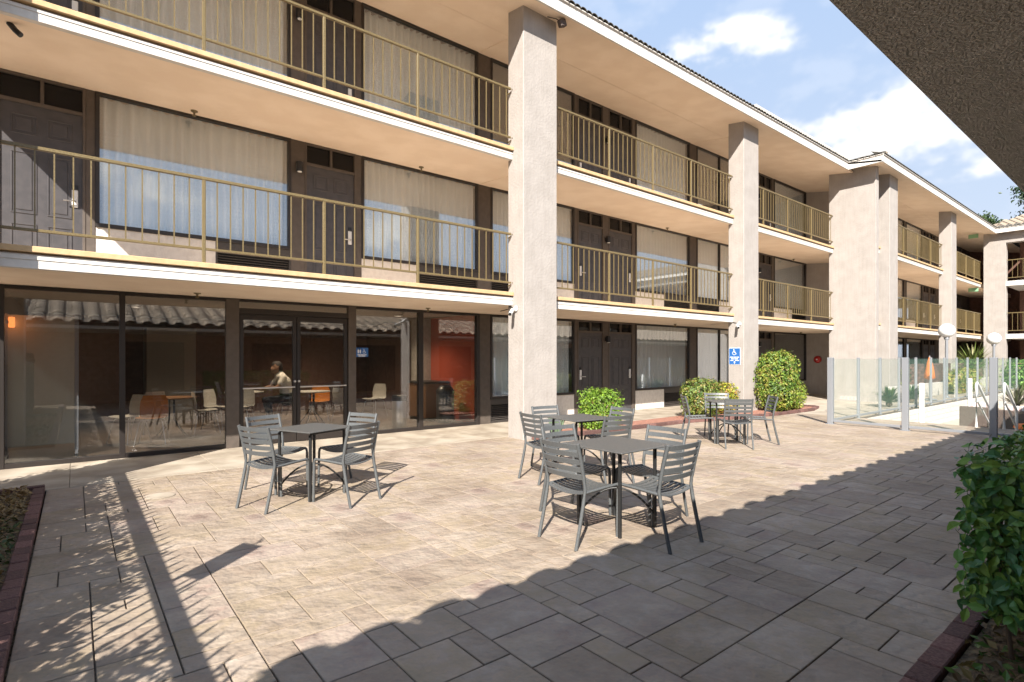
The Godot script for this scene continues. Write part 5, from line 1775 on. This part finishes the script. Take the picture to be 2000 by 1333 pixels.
func make_pool_side() -> void:
	# glass fence: one run across the patio, one along the edge of the sunken deck
	var fn := thing("glass_fence", "clear glass fence with grey metal posts at the end of the patio", "fence")
	var post := func(x: float, z: float, w: float):
		var s := Shape.new()
		s.span(Vector3(x - w, 0.0, z - w), Vector3(x + w, 1.5, z + w), 0.006)
		s.span(Vector3(x - w * 1.5, 0.0, z - w * 1.5), Vector3(x + w * 1.5, 0.012, z + w * 1.5), 0.003)
		part(s, "post", M.post_grey, fn)
	var panel := func(a: Vector3, b: Vector3):
		var s := Shape.new()
		var d := b - a
		s.box((a + b) / 2 + Vector3(0, 0.785, 0), Vector3(d.length(), 1.37, 0.01), 0.0, Basis(Vector3.UP, atan2(-d.z, d.x)))
		part(s, "glass_panel", M.fence_pane, fn)
	var shoe := func(a: Vector3, b: Vector3):
		var s := Shape.new()
		var d := b - a
		s.box((a + b) / 2 + Vector3(0, 0.075, 0), Vector3(d.length(), 0.05, 0.035), 0.003, Basis(Vector3.UP, atan2(-d.z, d.x)))
		part(s, "bottom_channel", M.post_grey, fn)
	for z in [-5.1, -3.68, -2.3, -0.95]:
		post.call(13.32, z, 0.055)
	for k in 3:
		var a := Vector3(13.32, 0, [-5.1, -3.68, -2.3][k] + 0.06)
		var b := Vector3(13.32, 0, [-3.68, -2.3, -0.95][k] - 0.06)
		panel.call(a, b)
		shoe.call(a, b)
	var xs := [13.32]
	for k in 14:
		xs.append(15.1 + k * 1.5)
	for k in range(1, xs.size()):
		post.call(xs[k], -5.15, 0.03)
	for k in xs.size() - 1:
		panel.call(Vector3(xs[k] + 0.035, 0, -5.15), Vector3(xs[k + 1] - 0.035, 0, -5.15))
		shoe.call(Vector3(xs[k] + 0.035, 0, -5.15), Vector3(xs[k + 1] - 0.035, 0, -5.15))
	# white retaining wall below the second run
	var rw := thing("retaining_wall", "white painted block wall below the glass fence", "wall")
	for j in 4:
		var x := 15.255 + (0.3 if j % 2 else 0.0)
		if j % 2:
			slab_of(Vector3(15.255, -0.62 + j * 0.155, -5.2), Vector3(15.55, -0.62 + j * 0.155 + 0.148, -5.02), "block", M.white_wall, rw, 0.005)
		while x < 36.0:
			slab_of(Vector3(x, -0.62 + j * 0.155, -5.2), Vector3(x + 0.595, -0.62 + j * 0.155 + 0.148, -5.02), "block", M.white_wall, rw, 0.005)
			x += 0.6
	slab_of(Vector3(15.255, -0.62, -5.19), Vector3(36, 0.0, -5.035), "core", M.joint, rw)
	# steps down with white handrails
	var st := thing("deck_steps", "concrete steps going down to the sunken deck", "steps")
	for k in 3:
		slab_of(Vector3(15.25 + k * 0.32, -0.62, -3.0), Vector3(15.25 + (k + 1) * 0.32, -0.155 * (k + 1), -1.2), "step", M.deck_concrete, st, 0.008)
	for e in [[-2.9, "left"], [-2.45, "right"]]:
		var hr := thing("white_handrail", "white tubular handrail on the %s of the deck steps" % e[0 + 1], "handrail", Vector3(15.15, 0, e[0]), 0.0, "white handrails at the steps")
		var s := Shape.new()
		s.tube([Vector3(0, 0.0, 0), Vector3(0, 0.9, 0), Vector3(0.05, 0.95, 0), Vector3(0.12, 0.93, 0), Vector3(1.25, 0.33, 0), Vector3(1.3, 0.27, 0), Vector3(1.3, -0.62, 0)], 0.028, 10)
		part(s, "tube", M.white_plastic, hr)
		var s2 := Shape.new()
		s2.tube([Vector3(0, 0.55, 0), Vector3(0.1, 0.56, 0), Vector3(1.22, -0.03, 0), Vector3(1.29, -0.06, 0)], 0.02, 8)
		part(s2, "lower_bar", M.white_plastic, hr)
	# white bollards on top of the wall
	for e in [[19.4, "nearer"], [25.0, "farther"]]:
		var w := thing("white_bollard", "short white post on the fence wall, the %s one" % e[1], "post", Vector3(e[0], 0, -4.95), 0.0, "white posts along the fence wall")
		var s := Shape.new()
		s.span(Vector3(-0.05, -0.6, -0.05), Vector3(0.05, 0.75, 0.05), 0.006)
		part(s, "shaft", M.white_plastic, w)
	# wicker sofas on the deck
	for e in [["brown wicker armchair with striped cushions seen over the deck edge", Vector3(19.2, -0.62, -3.56), 0.8], ["brown wicker armchair partly behind the right handrail", Vector3(18.6, -0.62, -2.72), 0.72]]:
		var o := thing("wicker_armchair", e[0], "armchair", e[1], 0.0, "wicker armchairs on the sunken deck")
		var w: float = e[2] / 2
		var s := Shape.new()
		s.span(Vector3(-0.4, 0.0, -w), Vector3(-0.28, 0.80, w), 0.02)
		part(s, "backrest", M.wicker, o)
		s = Shape.new()
		s.span(Vector3(-0.28, 0.05, -w + 0.12), Vector3(0.4, 0.32, w - 0.12), 0.02)
		part(s, "seat", M.wicker, o)
		for q in [-1, 1]:
			s = Shape.new()
			s.span(Vector3(-0.279, 0.0, q * (w - 0.06) - 0.06), Vector3(0.42, 0.55, q * (w - 0.06) + 0.06), 0.02)
			part(s, "arm", M.wicker, o)
		var c := piece("cushion", o)
		for k in 9:
			var t := Shape.new()
			t.span(Vector3(-0.27, 0.42, -0.24 + k * 0.053), Vector3(-0.10, 0.90, -0.24 + (k + 1) * 0.053 - 0.001), 0.01)
			part(t, "stripe", M.stripe_cloth if k % 2 else M.sign_white, c)
	var pit := thing("orange_ottoman", "round brown ottoman with an orange cushion at the right edge", "ottoman", Vector3(17.9, -0.62, -2.2))
	var ps := Shape.new()
	ps.lathe([[0.0, 0.0], [0.5, 0.0], [0.52, 0.05], [0.5, 0.4], [0.0, 0.4]], Vector3.ZERO, 24)
	part(ps, "base", M.wicker, pit)
	ps = Shape.new()
	ps.lathe([[0.5, 0.405], [0.53, 0.44], [0.5, 0.5], [0.3, 0.53], [0.0, 0.54]], Vector3.ZERO, 24)
	part(ps, "cushion", M.orange_cloth, pit)
	fan_plant("spiky agave on the sunken deck at the right edge", Vector3(21.5, -0.62, -3.2), 110, 0.8, 0.72, [Color(0.20, 0.19, 0.13), Color(0.13, 0.15, 0.07), Color(0.26, 0.24, 0.18)], "agave")
	# things on the terrace behind the fence
	globe_lamp("white globe lamp on a grey pole before the third column", Vector3(25.3, 0, -5.7), 2.5, 0.26)
	globe_lamp("white globe lamp on a grey pole before the end wing", Vector3(31.9, 0, -5.5), 2.34, 0.26)
	fan_plant("spreading fan palm between the far columns", Vector3(32.6, 0, -6.35), 150, 1.5, 0.9, [Color(0.13, 0.18, 0.04), Color(0.20, 0.25, 0.07), Color(0.10, 0.15, 0.03), Color(0.28, 0.27, 0.12)])
	var um := thing("folded_umbrella", "folded orange umbrella behind the glass fence", "umbrella", Vector3(23.4, 0, -5.75))
	var us := Shape.new()
	us.lathe([[0.03, 0.72], [0.17, 0.78], [0.14, 1.0], [0.09, 1.3], [0.03, 1.5], [0.0, 1.52]], Vector3.ZERO, 9)
	part(us, "canopy", M.orange_cloth, um)
	us = Shape.new()
	us.lathe([[0.0, 0.0], [0.22, 0.0], [0.22, 0.05], [0.022, 0.07], [0.022, 1.56], [0.0, 1.56]], Vector3.ZERO, 12)
	part(us, "pole", M.post_grey, um)
	for e in [["low dark green plant left of the nearer white post behind the fence", Vector3(19.3, 0, -5.75)], ["low dark green plant right of the nearer white post behind the fence", Vector3(21.6, 0, -5.8)]]:
		fan_plant(e[0], e[1], 130, 0.62, 0.12, [Color(0.03, 0.07, 0.03), Color(0.06, 0.10, 0.03), Color(0.09, 0.13, 0.04)], "low_plant")
	# low white wall and brick planter before the second block
	var lw := thing("low_white_wall", "low cream wall behind the glass fence", "wall")
	slab_of(Vector3(21.6, 0, -6.5), Vector3(36.2, 0.5, -6.32), "wall", M.white_wall, lw, 0.01)
	var bw := thing("brick_planter", "brown brick planter wall behind the low cream wall", "wall")
	var bm := Shape.new()
	bm.box(Vector3.ZERO, Vector3(0.39, 0.09, 0.1), 0.004)
	var bmesh := bm.mesh()
	slab_of(Vector3(24.5, 0, -6.85), Vector3(36.0, 1.25, -6.64), "core", M.joint, bw)
	for j in 8:
		for i in 28:
			part(bmesh, "brick", M["brick_%d" % (rng.randi() % 3)], bw, Vector3(24.75 + i * 0.4 + (0.2 if j % 2 else 0.0), 0.56 + j * 0.1 - 0.05, -6.66))
	var sh1 := thing("far_shrub", "yellow green shrubs over the low cream wall, left of the lamp", "shrub", Vector3(24.0, 0, -6.9))
	shrub(sh1, Vector3(0.9, 0.45, 0.25), 2.6, 2200, 0.12, [Color(0.12, 0.18, 0.03), Color(0.24, 0.27, 0.04), Color(0.30, 0.24, 0.05)], 0.1)
	var sh2 := thing("far_shrub", "yellow green shrubs over the low cream wall, right of the lamp", "shrub", Vector3(29.6, 0, -6.1))
	shrub(sh2, Vector3(2.2, 0.5, 0.2), 3.0, 3600, 0.13, [Color(0.14, 0.17, 0.03), Color(0.26, 0.25, 0.04), Color(0.32, 0.22, 0.06)], 0.0)
	var sh3 := thing("green_hedge", "bright green hedge before the end wing at the right edge", "hedge", Vector3(35.4, 0, -4.1))
	shrub(sh3, Vector3(0.6, 0.75, 1.6), 3.2, 5200, 0.15, [Color(0.06, 0.14, 0.02), Color(0.10, 0.22, 0.03), Color(0.15, 0.29, 0.04)], -0.1)
	far_tree("dark pine tree rising behind the end wing roof, left one", Vector3(74, -1.2, -13.6), 17.6, 2.6, [Color(0.02, 0.05, 0.015), Color(0.045, 0.085, 0.02), Color(0.07, 0.11, 0.03)])
	far_tree("taller dark tree behind the end wing roof at the right edge", Vector3(70, -1.2, -8.6), 18.8, 3.4, [Color(0.018, 0.04, 0.022), Color(0.035, 0.065, 0.03), Color(0.06, 0.10, 0.035)])

# ---------------------------------------------------------------- left edge: bed, fence, hedge
func make_left_fence() -> void:
	var bed := thing("left_planting_bed", "planting bed with a red brick kerb at the left edge", "planting bed")
	var e := Shape.new()
	e.span(Vector3(-2.6, -0.4, -8.1), Vector3(-0.33, 0.03, 2.0))
	part(e, "earth", M.earth, bed)
	brick_row(bed, Vector3(-0.31, 0, -8.0), Vector3(-0.31, 0, 2.0), 0.19, 0.10, 0.06)
	brick_row(bed, Vector3(-2.4, 0, -8.06), Vector3(-0.26, 0, -8.06), 0.2, 0.10, 0.06)
	var cov := Shape.new()
	cov.use_color = true
	var sl := small_leaf()
	for k in 3800:
		var z := rng.randf_range(-7.95, -2.0)
		var p := Vector3(rng.randf_range(-0.95, -0.38), 0.03, z)
		var dry := clampf(0.5 + 0.5 * sin(z * 1.7 + 2.0) + rng.randf_range(-0.35, 0.35), 0, 0.99)
		var cc: Color = [Color(0.06, 0.085, 0.025), Color(0.16, 0.105, 0.045), Color(0.22, 0.15, 0.06), Color(0.30, 0.20, 0.09)][int(dry * 4)]
		cov.add(sl, Transform3D(aim(Vector3(rng.randf_range(-1.2, 1.2), 1.0, rng.randf_range(-1.2, 1.2)), rng.randf() * TAU).scaled(Vector3.ONE * rng.randf_range(0.025, 0.07)), p + Vector3(0, rng.randf_range(0, 0.07), 0)), cc)
	part(cov, "ground_cover", M.leaves, bed).set_meta("kind", "stuff")
	# fence whose shadow falls on the paving
	var fn := thing("picket_fence", "metal picket fence just left of the view", "fence")
	var xf := -0.95
	var rail := Shape.new()
	rail.span(Vector3(xf - 0.03, 1.36, -8.6), Vector3(xf + 0.03, 1.46, 1.5), 0.004)
	rail.span(Vector3(xf - 0.02, 0.15, -8.6), Vector3(xf + 0.02, 0.2, 1.5))
	part(rail, "rail", M.iron, fn)
	var pk := Shape.new()
	pk.tube([Vector3(0, 0.03, 0), Vector3(0, 1.55, 0), Vector3(0, 1.62, 0)], [0.011, 0.011, 0.002], 5)
	var pm := pk.mesh()
	for k in 72:
		part(pm, "picket", M.iron, fn, Vector3(xf, 0, -8.5 + k * 0.138))
	# hedge grown along it
	var hd := thing("tall_hedge", "leafy hedge growing along the picket fence left of the view", "hedge", Vector3(-1.32, 0, -3.9))
	var s := Shape.new()
	s.use_color = true
	var f := FastNoiseLite.new()
	f.seed = 5
	f.frequency = 0.9
	var lf := small_leaf()
	for k in 42000:
		var z := rng.randf_range(-8.3, 1.2)
		var top := 1.37 + 0.14 * f.get_noise_2d(z * 1.4, 0) + 0.1 * f.get_noise_2d(z * 5.0, 9)
		if z > -3.0 and z < -2.25:
			top -= 0.32
		var y := 0.05 + (top - 0.05) * pow(rng.randf(), 0.7)
		if rng.randf() < 0.05:
			y = top + rng.randf() * 0.16
		var p := Vector3(-1.28 + rng.randf_range(-0.3, 0.3), y, z)
		s.add(lf, Transform3D(aim(Vector3(rng.randf_range(-1, 1), rng.randf_range(-0.3, 1), rng.randf_range(-1, 1)), rng.randf() * TAU).scaled(Vector3.ONE * rng.randf_range(0.06, 0.10)), p - hd.position), [Color(0.06, 0.12, 0.02), Color(0.09, 0.16, 0.03), Color(0.12, 0.2, 0.04)][rng.randi() % 3])
	part(s, "foliage", M.leaves, hd)
	var stm := Shape.new()
	for k in 30:
		var z := -8.2 + k * 0.31 + 3.9
		stm.tube([Vector3(0, 0, z), Vector3(rng.randf_range(-0.1, 0.1), 0.6, z + 0.05), Vector3(rng.randf_range(-0.2, 0.2), 1.1, z)], [0.02, 0.014, 0.005], 5)
	part(stm, "stems", M.bark, hd)
	# board on two legs over the fence; only its shadow is in view
	var bd := thing("fence_board", "small board on two legs above the picket fence, seen by its shadow", "sign", Vector3(xf, 0, -2.86))
	var bs := Shape.new()
	bs.box(Vector3(0, 1.84, 0), Vector3(0.03, 0.5, 0.2), 0.004, Basis(Vector3.UP, 0.5))
	part(bs, "board", M.iron, bd)
	for q in [-0.07, 0.07]:
		var l := Shape.new()
		l.tube([Vector3(q * 0.5, 1.4, q), Vector3(q * 0.5, 1.6, q)], 0.014, 6)
		part(l, "leg", M.iron, bd)
	var fin := Shape.new()
	fin.tube([Vector3(0, 2.08, 0), Vector3(0, 2.15, 0.03), Vector3(0, 2.2, -0.02)], [0.02, 0.016, 0.006], 6)
	part(fin, "finial", M.iron, bd)

# ---------------------------------------------------------------- signs, cameras, alarms
func make_small_things() -> void:
	# access sign on the side of the second column
	var sg := thing("access_sign", "blue wheelchair access sign with an arrow on the second column", "sign", Vector3(14.155, 1.535, -7.86), -PI / 2)
	var bd := Shape.new()
	bd.span(Vector3(-0.168, -0.23, -0.004), Vector3(0.168, 0.23, 0.004), 0.002)
	part(bd, "border", M.sign_white, sg)
	var bl := Shape.new()
	bl.span(Vector3(-0.158, -0.22, 0.004), Vector3(0.158, 0.22, 0.007), 0.001)
	part(bl, "board", M.blue_sign, sg)
	var mk := Shape.new()
	wheelchair(mk, Vector3(-0.005, 0.118, 0.0065), 0.165)
	for r in [[-0.025, [-0.135, -0.04, -0.03, 0.05, 0.06, 0.135]], [-0.072, [-0.10, -0.02, -0.01, 0.10]], [-0.115, [-0.12, -0.035, 0.02, 0.125]]]:
		for k in range(0, r[1].size(), 2):
			mk.span(Vector3(r[1][k], r[0] - 0.010, 0.0075), Vector3(r[1][k + 1], r[0] + 0.010, 0.009))
	mk.sheet([Vector3(-0.035, -0.165, 0.009), Vector3(0.035, -0.165, 0.009), Vector3(0, -0.138, 0.009)], Vector3(0, 0, 1))
	mk.span(Vector3(-0.01, -0.2, 0.0075), Vector3(0.01, -0.165, 0.009))
	part(mk, "symbols", M.sign_white, sg)
	# security cameras
	for e in [["white bullet security camera on the first column under the balcony", Vector3(6.36, 2.40, -7.80)], ["white bullet security camera on the second column under the balcony", Vector3(14.16, 2.42, -7.72)]]:
		var c := thing("security_camera", e[0], "camera", e[1], -PI / 2, "security cameras on the columns")
		var s := Shape.new()
		s.lathe([[0.0, 0.0], [0.055, 0.0], [0.055, 0.02], [0.03, 0.05], [0.0, 0.055]], Vector3.ZERO, 14)
		var bs := part(s, "base", M.white_plastic, c)
		bs.rotation.x = PI / 2
		s = Shape.new()
		s.tube([Vector3(0, 0, 0.04), Vector3(0, -0.01, 0.09), Vector3(0.02, -0.05, 0.11)], 0.014, 8)
		part(s, "arm", M.white_plastic, c)
		s = Shape.new()
		s.tube([Vector3(-0.03, -0.02, 0.06), Vector3(0.02, -0.06, 0.13), Vector3(0.08, -0.11, 0.21)], 0.034, 12)
		part(s, "body", M.white_plastic, c)
		s = Shape.new()
		s.tube([Vector3(0.078, -0.108, 0.208), Vector3(0.092, -0.12, 0.228)], 0.028, 12)
		part(s, "lens", M.black_plastic, c)
		s = Shape.new()
		s.tube([Vector3(-0.02, 0.01, 0.012), Vector3(-0.2, 0.055, 0.01), Vector3(-0.5, 0.06, -0.3), Vector3(-1.2, 0.062, -0.55)], 0.008, 6)
		part(s, "cable", M.grille, c)
	# floodlight under the eave by the first column, broken bracket at the left
	var fl := thing("eave_floodlight", "rusty floodlight under the roof edge at the first column", "lamp", Vector3(7.08, 7.80, -7.42))
	var s2 := Shape.new()
	s2.box(Vector3(0.06, -0.02, 0.02), Vector3(0.16, 0.13, 0.1), 0.015, Basis(Vector3(0, 0, 1), 0.4))
	part(s2, "housing", M.wicker, fl)
	s2 = Shape.new()
	s2.tube([Vector3(-0.2, 0.06, -0.1), Vector3(-0.05, 0.05, -0.03), Vector3(0.04, 0.0, 0.02)], 0.01, 6)
	part(s2, "arm", M.grille, fl)
	var cv := thing("soffit_camera", "small dark camera under the balcony at the upper left corner", "camera", Vector3(-0.52, 5.16, -8.2))
	var s3 := Shape.new()
	s3.tube([Vector3(-0.05, 0.05, 0), Vector3(0, -0.02, 0.02), Vector3(0.05, -0.07, 0.04)], 0.03, 10)
	part(s3, "body", M.black_plastic, cv)
	# fire bell on the recess wall
	var fb := thing("fire_bell", "round red fire bell on the shaded recess wall", "alarm", Vector3(23.55, 1.42, -9.5), -PI / 2)
	var s4 := Shape.new()
	s4.lathe([[0.0, 0.0], [0.15, 0.0], [0.14, 0.05], [0.08, 0.085], [0.0, 0.09]], Vector3.ZERO, 20)
	var o := part(s4, "gong", M.alarm_red, fb)
	o.rotation.x = PI / 2
	s4 = Shape.new()
	s4.lathe([[0.0, 0.085], [0.03, 0.085], [0.03, 0.1], [0.0, 0.1]], Vector3.ZERO, 10)
	o = part(s4, "cap", M.white_plastic, fb)
	o.rotation.x = PI / 2
